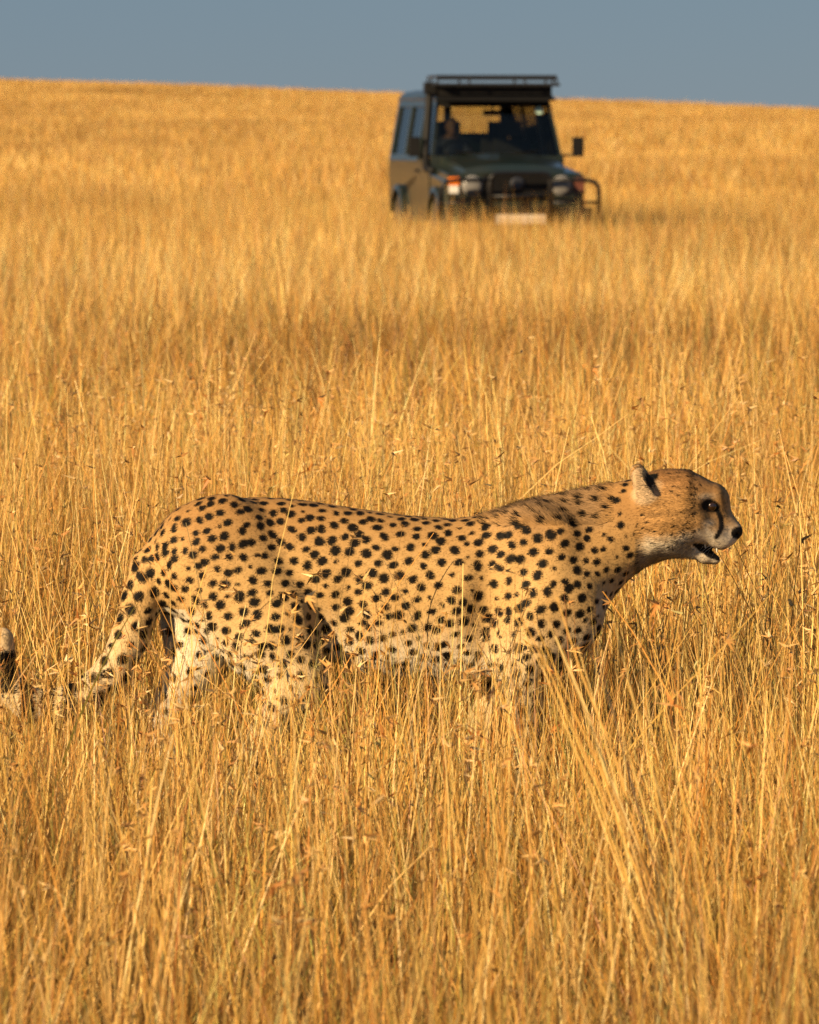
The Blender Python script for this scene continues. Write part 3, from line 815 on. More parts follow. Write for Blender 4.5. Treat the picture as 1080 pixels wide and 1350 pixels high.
# ---- the middle distance and the plain up to the ridge: tiles of grass laid edge to edge
def square(pt, r, n, half, h0, h1, w0, w1, seg, lean, drop=.4, var=.26):
    nc = max(6, n // 14); cx, cy = r.uniform(-half, half, (2, nc)); ci = r.integers(0, nc, n); cl = r.uniform(size=n) < .6
    root = np.where(cl[:, None], np.stack([cx[ci], cy[ci]], 1) + r.normal(0, half * .09, (n, 2)), r.uniform(-half, half, (n, 2)))
    root = np.concatenate([root, np.full((n, 1), -.04)], 1)
    cb = np.where(cl, r.uniform(.78, 1.15, nc)[ci], 1.0)[:, None]
    L = r.uniform(h0, h1, n) * (1 + .2 * wave(root[:, 0], root[:, 1], 6.28 / half, int(r.integers(0, 999))))
    la = r.uniform(0, 2 * np.pi, n); lm = np.abs(r.normal(0, lean, n))
    d = np.stack([np.cos(la) * lm, np.sin(la) * lm, np.ones(n)], 1); d /= np.linalg.norm(d, axis=1, keepdims=True)
    b_ = np.stack([np.cos(la), np.sin(la), -r.uniform(.1, .6, n)], 1) * (L * drop * np.abs(r.normal(0, .45, n)))[:, None]
    pt.add(*ribbons(root, d, b_, L, r.uniform(w0, w1, n), pick(r, n, var=var) * cb, seg, rg=r, kink=.006))
def lay(y0, y1, size, margin, rg, grow=0.0):
    out = []; y = y0
    while y < y1:
        s = size * (1 + grow * (y - y0)); half = .072 * y + margin(y); nx_ = int(math.ceil(2 * half / s))
        xs = (np.arange(nx_) - nx_ / 2 + rg.uniform(0, 1)) * s
        out.append(np.stack([xs, np.full(nx_, y), np.full(nx_, s / size)], 1)); y += s
    return np.concatenate(out)
def quarter(n, rg): return np.stack([np.zeros(n), np.zeros(n), rg.integers(0, 4, n) * np.pi / 2], 1)

mid_c = tile_collection('mid_tile', 8, lambda pt, r: (square(pt, r, 205, .42, .28, .64, .005, .012, 3, .24, var=.42), square(pt, r, 30, .42, .55, .84, .005, .009, 3, .16, var=.3)))
p = lay(19.6, 95, .8, lambda y: 1.6 + .02 * y, rg)
dark = np.exp(-((p[:, 1] - 31.5) / 3.6) ** 2)
s = (1 + .14 * wave(p[:, 0], p[:, 1], .6, 22)) * (1 - .22 * dark)
cl = (np.abs((p[:, 0] - 1.0) + (p[:, 1] - 73) * .17) < 1.1) & (p[:, 1] > 70.8) & (p[:, 1] < 76); s[cl] *= .45
scatter('middle_grass', mid_c, 8, np.stack([p[:, 0], p[:, 1], ground_z(p[:, 0], p[:, 1])], 1), quarter(len(p), rg), np.stack([np.ones(len(p))] * 2 + [s], 1),
        tints(p, rg, .16, .02), 'dry golden grass plain between the cheetah and the vehicle')
far_c = tile_collection('far_tile', 6, lambda pt, r: square(pt, r, 420, 1.3, .34, .66, .011, .024, 2, .18))
p = lay(94.6, RIDGE + 30, 2.5, lambda y: 4 + .03 * y, rg, .0016)
s = 1 + .16 * wave(p[:, 0], p[:, 1], .15, 23)
scatter('distant_grass', far_c, 6, np.stack([p[:, 0], p[:, 1], ground_z(p[:, 0], p[:, 1])], 1), quarter(len(p), rg), np.stack([p[:, 2], p[:, 2], s], 1),
        tints(p, rg, .22, .03), 'distant golden grass covering the slope up to the skyline')

# a loose bundle of long stalks leaning together in front of the cheetah's chest
def bundle(name, loc, n, h0, h1, leanx, spread, label, seed, wd=(.0035, .006)):
    r = rng_(seed); pt = Parts()
    root = np.stack([r.normal(0, spread, n), r.normal(0, spread, n), np.full(n, -.03)], 1)
    L = r.uniform(h0, h1, n); d = np.stack([leanx + r.normal(0, .07, n), r.normal(0, .06, n), np.ones(n)], 1); d /= np.linalg.norm(d, axis=1, keepdims=True)
    b_ = np.stack([leanx * .25 * L + r.normal(0, .02, n), r.normal(0, .02, n), -.02 * L], 1)
    pt.add(*ribbons(root, d, b_, L, r.uniform(*wd, n), pick(r, n, np.array([.35, .35, 0, 0, .05, 0, .25])), 7, rg=r, taper=.7, kink=.003))
    o = link_mesh(name, pt.mesh(name, m_grass_plain)); o.location = (*loc, float(ground_z(*loc)))
    tag(o, label, 'grass tuft'); return o
bundle('grass_tuft', (.500, 8.6), 24, .66, .94, -.22, .022, 'dense bundle of long pale stalks leaning towards the cheetah below its neck', 5, (.0035, .006))
bundle('grass_tuft', (-.43, 8.3), 12, .55, .82, .03, .016, 'upright bundle of pale stalks standing in front of the cheetah tail', 8, (.004, .007))

# ------------------------------------------------------------------ the safari vehicle
m_paint = plain('dark_green_paint', (.009, .018, .014), .30, coat=.35, noise=.22, nscale=1.6, dust=(.09, .065, .035))
m_black = plain('black_plastic', (.006, .006, .006), .6, noise=.12, nscale=12, dust=(.05, .04, .03), spec=.25)
m_tube = plain('black_painted_steel', (.007, .007, .008), .4, coat=.1, noise=.12, dust=(.05, .04, .03), spec=.3)
m_tyre = plain('tyre_rubber', (.02, .019, .018), .85, noise=.6, nscale=6, dust=(.12, .085, .05))
m_rim = plain('pale_steel_rim', (.28, .27, .25), .4, .6, noise=.3, dust=(.2, .15, .09))
m_rack = plain('grey_black_rack_metal', (.035, .037, .042), .35, .3, noise=.15, dust=(.06, .05, .04))
m_dull = plain('dull_lamp_lens', (.16, .05, .03), .5, noise=.4, dust=(.10, .07, .05))  # darker red-brown lens for the indicator and side lamp on one side
m_seat = plain('dark_seat_cloth', (.035, .032, .032), .9, noise=.4)
m_trim = plain('beige_headlining', (.62, .50, .36), .9, noise=.1)
m_chrome = plain('mirror_silver', (.82, .82, .80), .12, 1.0)
m_refl = plain('lamp_reflector', (.30, .29, .28), .5, .2)
m_amber = plain('amber_lens', (.95, .22, .01), .15, coat=.6)
m_clear = plain('white_lens', (.78, .76, .70), .15, coat=.6)
m_plate = plain('dusty_white_plate', (.72, .62, .50), .5, noise=.5, nscale=14, dust=(.55, .38, .22))
m_sticker = plain('pale_green_sticker', (.55, .78, .66), .5)
m_emblem = plain('dull_badge_metal', (.05, .055, .07), .4, .6)
def glass_mat(name, tint, refl):
    m = bpy.data.materials.new(name); nt, b, out = nodes(m); nt.nodes.remove(b)
    t = nt.nodes.new('ShaderNodeBsdfTransparent'); t.inputs['Color'].default_value = (*tint, 1)
    g = nt.nodes.new('ShaderNodeBsdfGlossy'); g.inputs['Roughness'].default_value = .03
    f = nt.nodes.new('ShaderNodeFresnel'); f.inputs['IOR'].default_value = refl
    x = nt.nodes.new('ShaderNodeMixShader'); nt.links.new(f.outputs[0], x.inputs[0]); nt.links.new(t.outputs[0], x.inputs[1]); nt.links.new(g.outputs[0], x.inputs[2])
    nt.links.new(x.outputs[0], out.inputs['Surface']); return m
m_glass = glass_mat('windscreen_glass', (.86, .87, .84), 1.35)
m_tint = glass_mat('tinted_side_glass', (.42, .45, .42), 1.5)
m_lens = plain('ribbed_lamp_glass', (.17, .165, .16), .2, noise=.3, nscale=60)

def bm_obj(name, bm, mat, parent, bevel=0.0, smooth=False):
    if bevel:
        ed = [e for e in bm.edges if len(e.link_faces) == 2 and e.calc_face_angle(0) > .5]
        bmesh.ops.bevel(bm, geom=ed, offset=bevel, segments=2, affect='EDGES', profile=.6)
    bmesh.ops.recalc_face_normals(bm, faces=bm.faces)
    me = bpy.data.meshes.new(name); bm.to_mesh(me); bm.free()
    if smooth:
        for p_ in me.polygons: p_.use_smooth = True
    return link_mesh(name, me, mat, parent)
def hexa(bm, pts):
    """eight corners: bottom ring of four, top ring of four"""
    v = [bm.verts.new(q) for q in pts]
    for f in ((3, 2, 1, 0), (4, 5, 6, 7), (0, 1, 5, 4), (1, 2, 6, 5), (2, 3, 7, 6), (3, 0, 4, 7)): bm.faces.new([v[i] for i in f])
def box(bm, x0, x1, y0, y1, z0, z1):
    hexa(bm, [(x0, y0, z0), (x1, y0, z0), (x1, y1, z0), (x0, y1, z0), (x0, y0, z1), (x1, y0, z1), (x1, y1, z1), (x0, y1, z1)])
def tube(bm, pts, r, n=10):
    pts = [Vector(q) for q in pts]; rings = []
    for i, q in enumerate(pts):
        t = (pts[min(i + 1, len(pts) - 1)] - pts[max(i - 1, 0)]).normalized()
        up = Vector((0, 0, 1)) if abs(t.z) < .9 else Vector((0, 1, 0))
        a = t.cross(up).normalized(); b_ = t.cross(a).normalized()
        rings.append([bm.verts.new(q + (a * math.cos(k * 2 * math.pi / n) + b_ * math.sin(k * 2 * math.pi / n)) * r) for k in range(n)])
    for A, B in zip(rings[:-1], rings[1:]):
        for k in range(n): bm.faces.new((A[k], A[(k + 1) % n], B[(k + 1) % n], B[k]))
    bm.faces.new(rings[0][::-1]); bm.faces.new(rings[-1])
def arc(pts, r=.08, n=5):
    """round the corners of a polyline"""
    pts = [Vector(q) for q in pts]; out = [pts[0]]
    for a, b_, c in zip(pts[:-2], pts[1:-1], pts[2:]):
        u = (a - b_).normalized(); w = (c - b_).normalized()
        for k in range(n + 1):
            t = k / n; out.append((b_ + u * r) * (1 - t) ** 2 + b_ * 2 * t * (1 - t) + (b_ + w * r) * t ** 2)
    out.append(pts[-1]); return out
def lathe(bm, prof, axis, c, n=28):
    """prof: list of (radius, offset along axis)"""
    c = Vector(c); ax = Vector(axis); a = ax.orthogonal().normalized(); b_ = ax.cross(a)
    rings = [[bm.verts.new(c + ax * o + (a * math.cos(k * 2 * math.pi / n) + b_ * math.sin(k * 2 * math.pi / n)) * r) for k in range(n)] for r, o in prof]
    for A, B in zip(rings[:-1], rings[1:]):
        for k in range(n): bm.faces.new((A[k], A[(k + 1) % n], B[(k + 1) % n], B[k]))
    bm.faces.new(rings[0][::-1]); bm.faces.new(rings[-1])

def side_x(z, s):           # half width of the cabin side at height z
    return s * (.815 if z <= 1.22 else .815 - (z - 1.22) / .86 * .135)

def build_vehicle():
    car = empty('safari_vehicle', (1.33, 70.7, float(ground_z(1.2, 72)) + .01), R(8.5))
    car.scale = (1.05, 1.08, 1.0)
    tag(car, 'dark green four wheel drive safari vehicle with roof rack, parked in tall dry grass', 'vehicle')
    # lower body with wheel arches
    def profile(yc, r, a0, a1, n=12): return [(yc + r * math.cos(math.radians(a0 + (a1 - a0) * k / n)), .38 + r * math.sin(math.radians(a0 + (a1 - a0) * k / n))) for k in range(n + 1)]
    prof = [(.06, .60)] + profile(.78, .47, 152, 28) + [(1.35, .52), (3.10, .52)] + profile(3.74, .47, 162, 18) + [(4.72, .60), (4.74, 1.22), (1.38, 1.22), (1.34, 1.13), (.10, 1.06), (.05, .98)]
    bm = bmesh.new(); L = [bm.verts.new((-.815, y, z)) for y, z in prof]; Rr = [bm.verts.new((.815, y, z)) for y, z in prof]
    bm.faces.new(L); bm.faces.new(Rr[::-1])
    for k in range(len(prof)):
        j = (k + 1) % len(prof); bm.faces.new((L[k], Rr[k], Rr[j], L[j]))
    bmesh.ops.triangulate(bm, faces=[f for f in bm.faces if len(f.verts) > 4])
    body = bm_obj('body', bm, m_paint, car)
    for s in (-1, 1):
        bm = bmesh.new(); box(bm, s * .83 - .03, s * .83 + .03, 1.36, 3.08, .46, .54); bm_obj('side_step', bm, m_tube, car, .01)
    for s in (-1, 1):       # flared arches
        for yc, nm in ((.78, 'front'), (3.74, 'rear')):
            bm = bmesh.new(); prev = None
            for k in range(15):
                a = math.radians(20 + 140 * k / 14); pts = []
                for rr, xx in ((.47, .80), (.53, .82), (.53, .875), (.47, .885)):
                    pts.append(bm.verts.new((s * xx, yc + rr * math.cos(a), .38 + rr * math.sin(a))))
                if prev:
                    for i in range(4): bm.faces.new((prev[i], prev[(i + 1) % 4], pts[(i + 1) % 4], pts[i]))
                else: bm.faces.new(pts)
                prev = pts
            bm.faces.new(prev[::-1]); bm_obj('fender_flare', bm, m_black if 0 else m_paint, car)
    # bonnet with a raised centre
    bm = bmesh.new(); rows = []
    for y, z, hw in ((.06, 1.075, .60), (.16, 1.155, .62), (.6, 1.215, .655), (1.1, 1.255, .69), (1.45, 1.285, .715)):
        rows.append([bm.verts.new((hw * x, y, z + dz)) for x, dz in ((-1, -.10), (-.97, -.015), (-.72, .01), (-.45, .03), (0, .038), (.45, .03), (.72, .01), (.97, -.015), (1, -.10))])
    for A, B in zip(rows[:-1], rows[1:]):
        for k in range(8): bm.faces.new((A[k], A[k + 1], B[k + 1], B[k]))
    bm.faces.new(rows[0][::-1]); bm.faces.new(rows[-1])
    bm_obj('bonnet', bm, m_paint, car)
    for s in (-1, 1):       # wing tops
        bm = bmesh.new(); hexa(bm, [(s * .60, .08, .95), (s * .823, .10, .95), (s * .823, 1.40, 1.05), (s * .70, 1.40, 1.05), (s * .61, .10, 1.085), (s * .805, .13, 1.075), (s * .805, 1.40, 1.165), (s * .71, 1.40, 1.19)])
        bm_obj('wing', bm, m_paint, car, .02)
    # grille
    gr = empty('grille', (0, 0, 0)); gr.parent = car
    bm = bmesh.new(); box(bm, -.40, .40, -.01, .055, .78, 1.06); g = bm_obj('grille_backing', bm, m_black, car, .008)
    COL.objects.unlink(gr); bpy.data.objects.remove(gr); g.name = 'grille'
    for k in range(5):
        bm = bmesh.new(); box(bm, -.385, .385, -.028, -.012, .81 + k * .05, .825 + k * .05); bm_obj('grille_slat', bm, m_tube, g)
    bm = bmesh.new(); lathe(bm, [(.075, 0), (.085, .01), (.06, .018)], (0, -1, 0), (0, -.03, .955), 20)
    e = bm_obj('badge', bm, m_emblem, g); e.scale = (1, 1, 1)
    # headlamp panels, lamps
    for s in (-1, 1):
        bm = bmesh.new(); box(bm, min(s * .402, s * .80), max(s * .402, s * .80), .0, .07, .77, 1.055); bm_obj('headlamp_panel', bm, m_paint, car, .012)
        bm = bmesh.new(); lathe(bm, [(.115, -.02), (.125, .02), (.118, .035), (.105, .036), (.09, .015), (.05, -.008), (.012, -.015)], (0, -1, 0), (s * .535, -.002, .93), 28)
        h = bm_obj('headlamp', bm, m_refl, car, smooth=True)
        bm = bmesh.new(); lathe(bm, [(.108, .034), (.106, .046), (.085, .056), (.04, .062), (.005, .064)], (0, -1, 0), (s * .535, -.002, .93), 28); bm_obj('lamp_lens', bm, m_lens, h, smooth=True)
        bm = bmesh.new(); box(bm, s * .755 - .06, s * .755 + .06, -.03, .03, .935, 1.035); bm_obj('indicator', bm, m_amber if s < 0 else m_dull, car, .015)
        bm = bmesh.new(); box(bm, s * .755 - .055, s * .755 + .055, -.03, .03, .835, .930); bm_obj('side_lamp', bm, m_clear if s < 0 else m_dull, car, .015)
    # bumper and bull bar
    bm = bmesh.new(); box(bm, -.86, .86, -.22, -.02, .48, .66); bm_obj('bumper', bm, m_black, car, .025)
    bb = None; bm = bmesh.new()
    tube(bm, arc([(-.36, -.26, .50), (-.36, -.26, 1.08), (.36, -.26, 1.08), (.36, -.26, .50)], .1), .032)
    bb = bm_obj('bull_bar', bm, m_tube, car, smooth=True)
    for s in (-1, 1):
        bm = bmesh.new(); tube(bm, arc([(s * .36, -.26, 1.0), (s * .80, -.27, 1.0), (s * .94, -.24, .96), (s * .955, -.20, .50)], .10), .026); bm_obj('side_hoop', bm, m_tube, bb, smooth=True)
        bm = bmesh.new(); tube(bm, [(s * .36, -.26, .72), (s * .945, -.22, .72)], .02); bm_obj('cross_tube', bm, m_tube, bb, smooth=True)
    bm = bmesh.new(); tube(bm, [(-.36, -.26, .80), (.36, -.26, .80)], .022); bm_obj('cross_tube', bm, m_tube, bb, smooth=True)
    bm = bmesh.new(); box(bm, -.30, .30, -.245, -.228, .455, .575); bm_obj('number_plate', bm, m_plate, car, .004)
    # cabin: pillars, sills, header, roof
    def pillar(name, yb, yt, w, s, zb=1.225, zt=2.03, d=.06, mat=None):
        bm = bmesh.new(); xb, xt = side_x(zb, s), side_x(zt, s)
        hexa(bm, [(xb - s * d, yb, zb), (xb, yb, zb), (xb, yb + w, zb), (xb - s * d, yb + w, zb), (xt - s * d, yt, zt), (xt, yt, zt), (xt, yt + w, zt), (xt - s * d, yt + w, zt)])
        return bm_obj(name, bm, mat or m_paint, car)
    for s in (-1, 1):
        pillar('windscreen_pillar', 1.42, 1.66, .085, s, zt=1.97, d=.035)
        for yb, yt, w in ((2.42, 2.44, .12), (3.50, 3.50, .10), (4.60, 4.56, .13)): pillar('roof_pillar', yb, yt, w, s)
        # drip rail
        bm = bmesh.new(); tube(bm, [(side_x(2.02, s) + s * .012, 1.62, 2.0), (side_x(2.02, s) + s * .012, 4.68, 2.03)], .014, 6); bm_obj('drip_rail', bm, m_paint, car)
        # front door with its own pane
        bm = bmesh.new(); hexa(bm, [(s * .812, 1.42, .58), (s * .828, 1.42, .58), (s * .828, 2.46, .58), (s * .812, 2.46, .58), (s * .812, 1.42, 1.235), (s * .824, 1.42, 1.235), (s * .824, 2.46, 1.235), (s * .812, 2.46, 1.235)])
        dr = bm_obj('door', bm, m_paint, car)
        bm = bmesh.new(); box(bm, min(s * .829, s * .85), max(s * .829, s * .85), 2.24, 2.40, 1.08, 1.115); bm_obj('door_handle', bm, m_black, dr, .006)
        def pane(yb0, yb1, yt0, yt1, z0, z1, par, mat, nm='window'):
            bm = bmesh.new(); a, c_ = side_x(z0, s) - s * .03, side_x(z1, s) - s * .03
            hexa(bm, [(a, yb0, z0), (a - s * .005, yb0, z0), (a - s * .005, yb1, z0), (a, yb1, z0), (c_, yt0, z1), (c_ - s * .005, yt0, z1), (c_ - s * .005, yt1, z1), (c_, yt1, z1)])
            return bm_obj(nm, bm, mat, par)
        pane(1.51, 2.42, 1.72, 2.44, 1.235, 1.93, dr, m_tint)
        pane(2.54, 3.50, 2.56, 3.50, 1.30, 1.92, car, m_tint, 'side_window'); pane(3.60, 4.60, 3.60, 4.56, 1.30, 1.92, car, m_tint, 'side_window')
        # panel strips under and over the panes
        for z0, z1, yy0, yy1 in ((1.222, 1.30, 2.54, 4.72), (1.92, 2.03, 1.70, 4.68)):
            bm = bmesh.new(); a, c_ = side_x(z0, s), side_x(z1, s)
            hexa(bm, [(a - s * .045, yy0, z0), (a - s * .002, yy0, z0), (a - s * .002, yy1, z0), (a - s * .045, yy1, z0), (c_ - s * .045, yy0, z1), (c_ - s * .002, yy0, z1), (c_ - s * .002, yy1, z1), (c_ - s * .045, yy1, z1)])
            bm_obj('cabin_panel', bm, m_paint, car)
        # mirror
        bm = bmesh.new(); tube(bm, [(s * .80, 1.52, 1.30), (s * .92, 1.47, 1.30), (s * .99, 1.45, 1.34)], .014, 8)
        mr_ = bm_obj('mirror', bm, m_black, car)
        bm = bmesh.new(); box(bm, s * 1.0 - .065, s * 1.0 + .065, 1.40, 1.47, 1.28, 1.53); bm_obj('mirror_housing', bm, m_black, mr_, .02)
        bm = bmesh.new(); box(bm, s * 1.0 - .05, s * 1.0 + .05, 1.4705, 1.474, 1.30, 1.51); bm_obj('mirror_glass', bm, m_chrome, mr_)
    # windscreen, scuttle and header
    bm = bmesh.new(); hexa(bm, [(-.785, 1.455, 1.29), (.785, 1.455, 1.29), (.785, 1.461, 1.29), (-.785, 1.461, 1.29), (-.685, 1.655, 1.93), (.685, 1.655, 1.93), (.685, 1.661, 1.93), (-.685, 1.661, 1.93)])
    ws = bm_obj('windscreen', bm, m_glass, car)
    bm = bmesh.new(); box(bm, -.812, .812, 1.36, 1.52, 1.10, 1.29); bm_obj('scuttle', bm, m_paint, car, .02)
    bm = bmesh.new(); hexa(bm, [(-.69, 1.635, 1.91), (.69, 1.635, 1.91), (.69, 1.75, 1.93), (-.69, 1.75, 1.93), (-.67, 1.68, 2.05), (.67, 1.68, 2.05), (.67, 1.80, 2.07), (-.67, 1.80, 2.07)]); bm_obj('windscreen_header', bm, m_black, car)
    bm = bmesh.new(); lathe(bm, [(.048, 0), (.048, .002)], Vector((0, -.955, .298)), (.555, 1.625, 1.865), 20); bm_obj('licence_sticker', bm, m_sticker, ws)
    for s in (-1, 1):
        bm = bmesh.new(); tube(bm, [(s * .12, 1.43, 1.31), (s * .50, 1.452, 1.345)], .009, 6); bm_obj('wiper', bm, m_black, car)
    # roof
    bm = bmesh.new(); rows = []
    for y, dz, k in ((1.62, -.055, .97), (1.72, -.01, 1), (2.6, .0, 1), (3.8, -.005, 1), (4.6, -.02, 1), (4.74, -.07, .97)):
        rows.append([bm.verts.new((x * k, y, z + dz)) for x, z in ((-.70, 2.035), (-.69, 2.09), (-.62, 2.135), (-.3, 2.155), (0, 2.16), (.3, 2.155), (.62, 2.135), (.69, 2.09), (.70, 2.035))])
    for A, B in zip(rows[:-1], rows[1:]):
        for k in range(8): bm.faces.new((A[k], A[k + 1], B[k + 1], B[k]))
        bm.faces.new((A[0], B[0], B[8], A[8]))
    bm.faces.new(rows[0][::-1]); bm.faces.new(rows[-1]); bm_obj('roof', bm, m_paint, car)
    bm = bmesh.new(); box(bm, -.64, .64, 1.85, 4.6, 1.985, 2.0); bm_obj('headlining', bm, m_trim, car)
    # rear doors with glass
    bm = bmesh.new()
    box(bm, -.70, .70, 4.66, 4.72, 1.222, 1.58); box(bm, -.68, -.60, 4.66, 4.72, 1.58, 1.97); box(bm, .60, .68, 4.66, 4.72, 1.58, 1.97); box(bm, -.12, -.03, 4.66, 4.72, 1.58, 1.97); box(bm, -.68, .68, 4.66, 4.72, 1.97, 2.04)
    rd = bm_obj('rear_door', bm, m_paint, car)
    for x0, x1 in ((-.60, -.12), (-.03, .60)):
        bm = bmesh.new(); box(bm, x0, x1, 4.68, 4.686, 1.58, 1.97); bm_obj('rear_window', bm, m_glass, rd)
    # visor, roof rack
    bm = bmesh.new(); hexa(bm, [(-.72, 1.42, 1.985), (.72, 1.42, 1.985), (.70, 1.70, 2.075), (-.70, 1.70, 2.075), (-.72, 1.42, 2.005), (.72, 1.42, 2.005), (.70, 1.70, 2.095), (-.70, 1.70, 2.095)]); bm_obj('sun_visor', bm, m_black, car)
    bm = bmesh.new(); ring = [(-.755, 1.36, 2.19), (.755, 1.36, 2.19), (.755, 2.15, 2.19), (-.755, 2.15, 2.19), (-.755, 1.36, 2.19)]
    tube(bm, ring, .02, 8); rk = bm_obj('roof_rack', bm, m_rack, car)
    bm = bmesh.new(); tube(bm, [(-.728, 1.42, 2.295), (.728, 1.42, 2.295), (.728, 2.11, 2.295), (-.728, 2.11, 2.295), (-.728, 1.42, 2.295)], .017, 8); bm_obj('top_rail', bm, m_rack, rk)
    for x in (-.728, -.34, .34, .728):
        for y, y2 in ((1.36, 1.42), (2.15, 2.11)):
            bm = bmesh.new(); tube(bm, [(x, y, 2.19), (x, y2, 2.295)], .014, 6); bm_obj('post', bm, m_rack, rk)
    for s in (-1, 1):
        for y in (1.75,):
            bm = bmesh.new(); tube(bm, [(s * .755, y, 2.19), (s * .728, y, 2.295)], .014, 6); bm_obj('post', bm, m_rack, rk)
            bm = bmesh.new(); box(bm, s * .70 - .02, s * .70 + .02, y - .03, y + .03, 2.03, 2.185); bm_obj('rack_foot', bm, m_rack, rk)
    for k in range(5):
        bm = bmesh.new(); y = 1.44 + k * .145; box(bm, -.738, .738, y, y + .07, 2.175, 2.198); bm_obj('slat', bm, m_rack, rk)
    bm = bmesh.new(); tube(bm, [(-.738, 1.39, 2.26), (.738, 1.39, 2.26)], .016, 8); bm_obj('middle_rail', bm, m_rack, rk)
    bm = bmesh.new(); box(bm, -.70, .70, 1.56, 2.12, 2.06, 2.172); bm_obj('roof_hatch', bm, m_black, car, .02)
    # snorkel up the windscreen pillar
    bm = bmesh.new(); tube(bm, arc([(-.84, 1.02, 1.10), (-.865, 1.34, 1.13), (-.865, 1.45, 1.27), (-.79, 1.63, 2.0), (-.785, 1.63, 2.12)], .06), .048, 12); sn_ = bm_obj('snorkel', bm, m_black, car, smooth=True)
    bm = bmesh.new(); box(bm, -.85, -.72, 1.54, 1.70, 2.08, 2.22); bm_obj('snorkel_head', bm, m_black, sn_, .025)
    # wheels
    for s in (-1, 1):
        for y in (.78, 3.74):
            bm = bmesh.new(); lathe(bm, [(.22, -.10), (.34, -.115), (.385, -.10), (.395, -.05), (.395, .05), (.385, .10), (.34, .115), (.22, .10)], (s, 0, 0), (s * .735, y, .385), 30)
            w = bm_obj('wheel', bm, m_tyre, car)
            bm = bmesh.new(); lathe(bm, [(.225, .02), (.222, .095), (.20, .085), (.17, .05), (.08, .065), (.07, .10), (.02, .105)], (s, 0, 0), (s * .735, y, .385), 24); bm_obj('rim', bm, m_rim, w)
    # inside: dashboard, wheel, seats, mirror
    bm = bmesh.new(); hexa(bm, [(-.74, 1.50, 1.0), (.74, 1.50, 1.0), (.74, 1.95, 1.0), (-.74, 1.95, 1.0), (-.74, 1.50, 1.295), (.74, 1.50, 1.295), (.74, 1.85, 1.31), (-.74, 1.85, 1.31)]); bm_obj('dashboard', bm, m_seat, car, .02)
    bm = bmesh.new(); n = 24; rc = Vector((-.38, 2.02, 1.31)); u = Vector((1, 0, 0)); v_ = Vector((0, .45, .89))
    tube(bm, [rc + (u * math.cos(k * 2 * math.pi / n) + v_ * math.sin(k * 2 * math.pi / n)) * .19 for k in range(n + 1)], .015, 6)
    tube(bm, [rc - u * .18, rc + u * .18], .014, 6); tube(bm, [rc, rc + Vector((0, -.2, -.08))], .02, 6); bm_obj('steering_wheel', bm, m_black, car)
    for x, y in ((-.38, 2.45), (.38, 2.45), (-.40, 3.45), (.40, 3.45)):
        bm = bmesh.new(); box(bm, x - .25, x + .25, y - .42, y + .05, .82, .98); st_ = bm_obj('seat', bm, m_seat, car, .04)
        bm = bmesh.new(); hexa(bm, [(x - .24, y, .95), (x + .24, y, .95), (x + .24, y + .13, .95), (x - .24, y + .13, .95), (x - .21, y + .13, 1.50), (x + .21, y + .13, 1.50), (x + .21, y + .23, 1.50), (x - .21, y + .23, 1.50)]); bm_obj('backrest', bm, m_seat, st_, .04)
        bm = bmesh.new(); box(bm, x - .13, x + .13, y + .15, y + .24, 1.54, 1.73); bm_obj('headrest', bm, m_seat, st_, .03)
    bm = bmesh.new(); box(bm, -.115, .115, 1.72, 1.745, 1.80, 1.87); tube(bm, [(0, 1.73, 1.86), (0, 1.70, 1.97)], .01, 6); bm_obj('rear_view_mirror', bm, m_black, car)
    return car
CAR = build_vehicle()

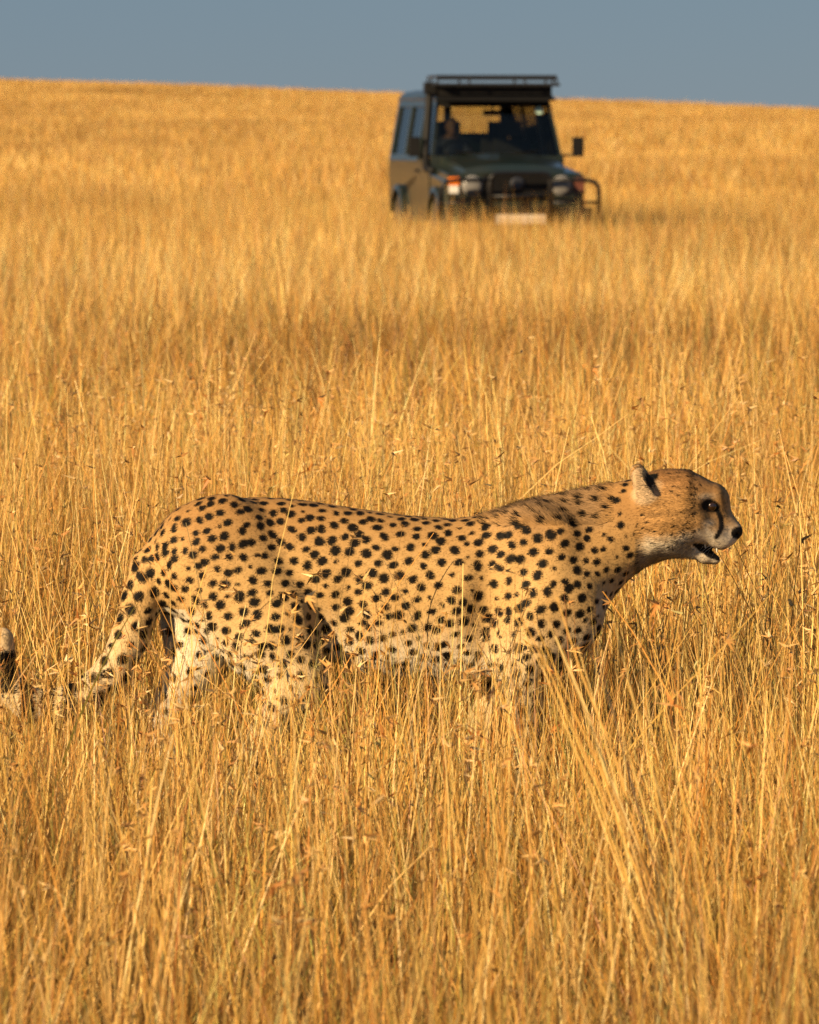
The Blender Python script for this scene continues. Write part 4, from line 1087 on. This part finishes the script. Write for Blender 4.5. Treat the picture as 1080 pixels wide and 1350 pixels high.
# ------------------------------------------------------------------ the driver, seated behind the wheel
def build_driver():
    fd = Field((-.36, -.50, -.14), (.36, .36, .86), .0125); c = fd.cone
    c((0, .06, .02), (0, .10, .22), .145, .135, k=.05, sy=1.3); c((0, .10, .22), (0, .12, .42), .15, .15, k=.06, sy=1.45)
    for s in (-1, 1):
        c((s * .10, .12, .43), (s * .165, .12, .44), .07, .062, k=.05)
        c((s * .18, .12, .43), (s * .235, -.02, .24), .055, .043, k=.03); c((s * .235, -.02, .24), (s * .175, -.27, .27), .042, .030, k=.02)
        c((s * .175, -.27, .27), (s * .165, -.335, .29), .032, .036, k=.015)
        for k in range(4): c((s * .165, -.345, .30 - .014 * k), (s * .135, -.385, .315 - .018 * k), .011, .009, k=.006); c((s * .135, -.385, .315 - .018 * k), (s * .115, -.36, .30 - .018 * k), .009, .008, k=.006)
        c((s * .15, -.33, .31), (s * .13, -.355, .335), .011, .009, k=.006)
        c((s * .09, .04, -.01), (s * .11, -.34, .03), .085, .058, k=.03); c((s * .11, -.34, .03), (s * .11, -.42, -.10), .058, .05, k=.02)
    c((0, .115, .44), (0, .10, .55), .06, .052, k=.03)
    fd.ell((0, .075, .665), (.076, .096, .115), k=.02); c((0, .02, .60), (0, -.005, .585), .055, .035, k=.02); fd.ell((0, -.028, .645), (.014, .018, .022), k=.01)
    for s in (-1, 1):
        fd.ell((s * .078, .085, .655), (.012, .02, .03), k=.008); fd.ell((s * .03, -.022, .672), (.014, .010, .009), k=.008, cut=True)
    V, Q = fd.mesh(); V = smooth_verts(V, Q, 1, .4)
    col = np.tile([[.022, .028, .055]], (len(V), 1))
    skin = ((V[:, 2] > .515) | ((V[:, 1] < -.255) & (V[:, 2] > .2))); col[skin] = (.20, .095, .055)
    col[V[:, 2] < .06] = (.10, .085, .06)
    lips = (V[:, 1] < .0) & (np.abs(V[:, 2] - .605) < .009) & (np.abs(V[:, 0]) < .028); col[lips] = (.16, .05, .04)
    col[(V[:, 2] > .735) | ((V[:, 2] > .63) & (V[:, 1] > .10))] = (.012, .010, .010)
    col[(np.abs(np.abs(V[:, 0]) - .03) < .013) & (np.abs(V[:, 2] - .672) < .008) & (V[:, 1] < .02)] = (.03, .02, .02)
    me = np_mesh('person', V, Q); add_attr(me, 'Col', 'FLOAT_COLOR', col)
    m = bpy.data.materials.new('driver_skin_and_clothes'); nt, b, out = nodes(m); at = nt.nodes.new('ShaderNodeAttribute'); at.attribute_name = 'Col'
    nt.links.new(at.outputs['Color'], b.inputs['Base Color']); b.inputs['Roughness'].default_value = .7
    o = link_mesh('person', me, m)
    o.matrix_world = Matrix.Translation(CAR.location) @ Matrix.Rotation(R(8.5), 4, 'Z') @ Matrix.Translation((-.40, 2.55, 1.0))
    tag(o, 'person in dark blue clothes seated at the steering wheel behind the windscreen', 'person')
build_driver()
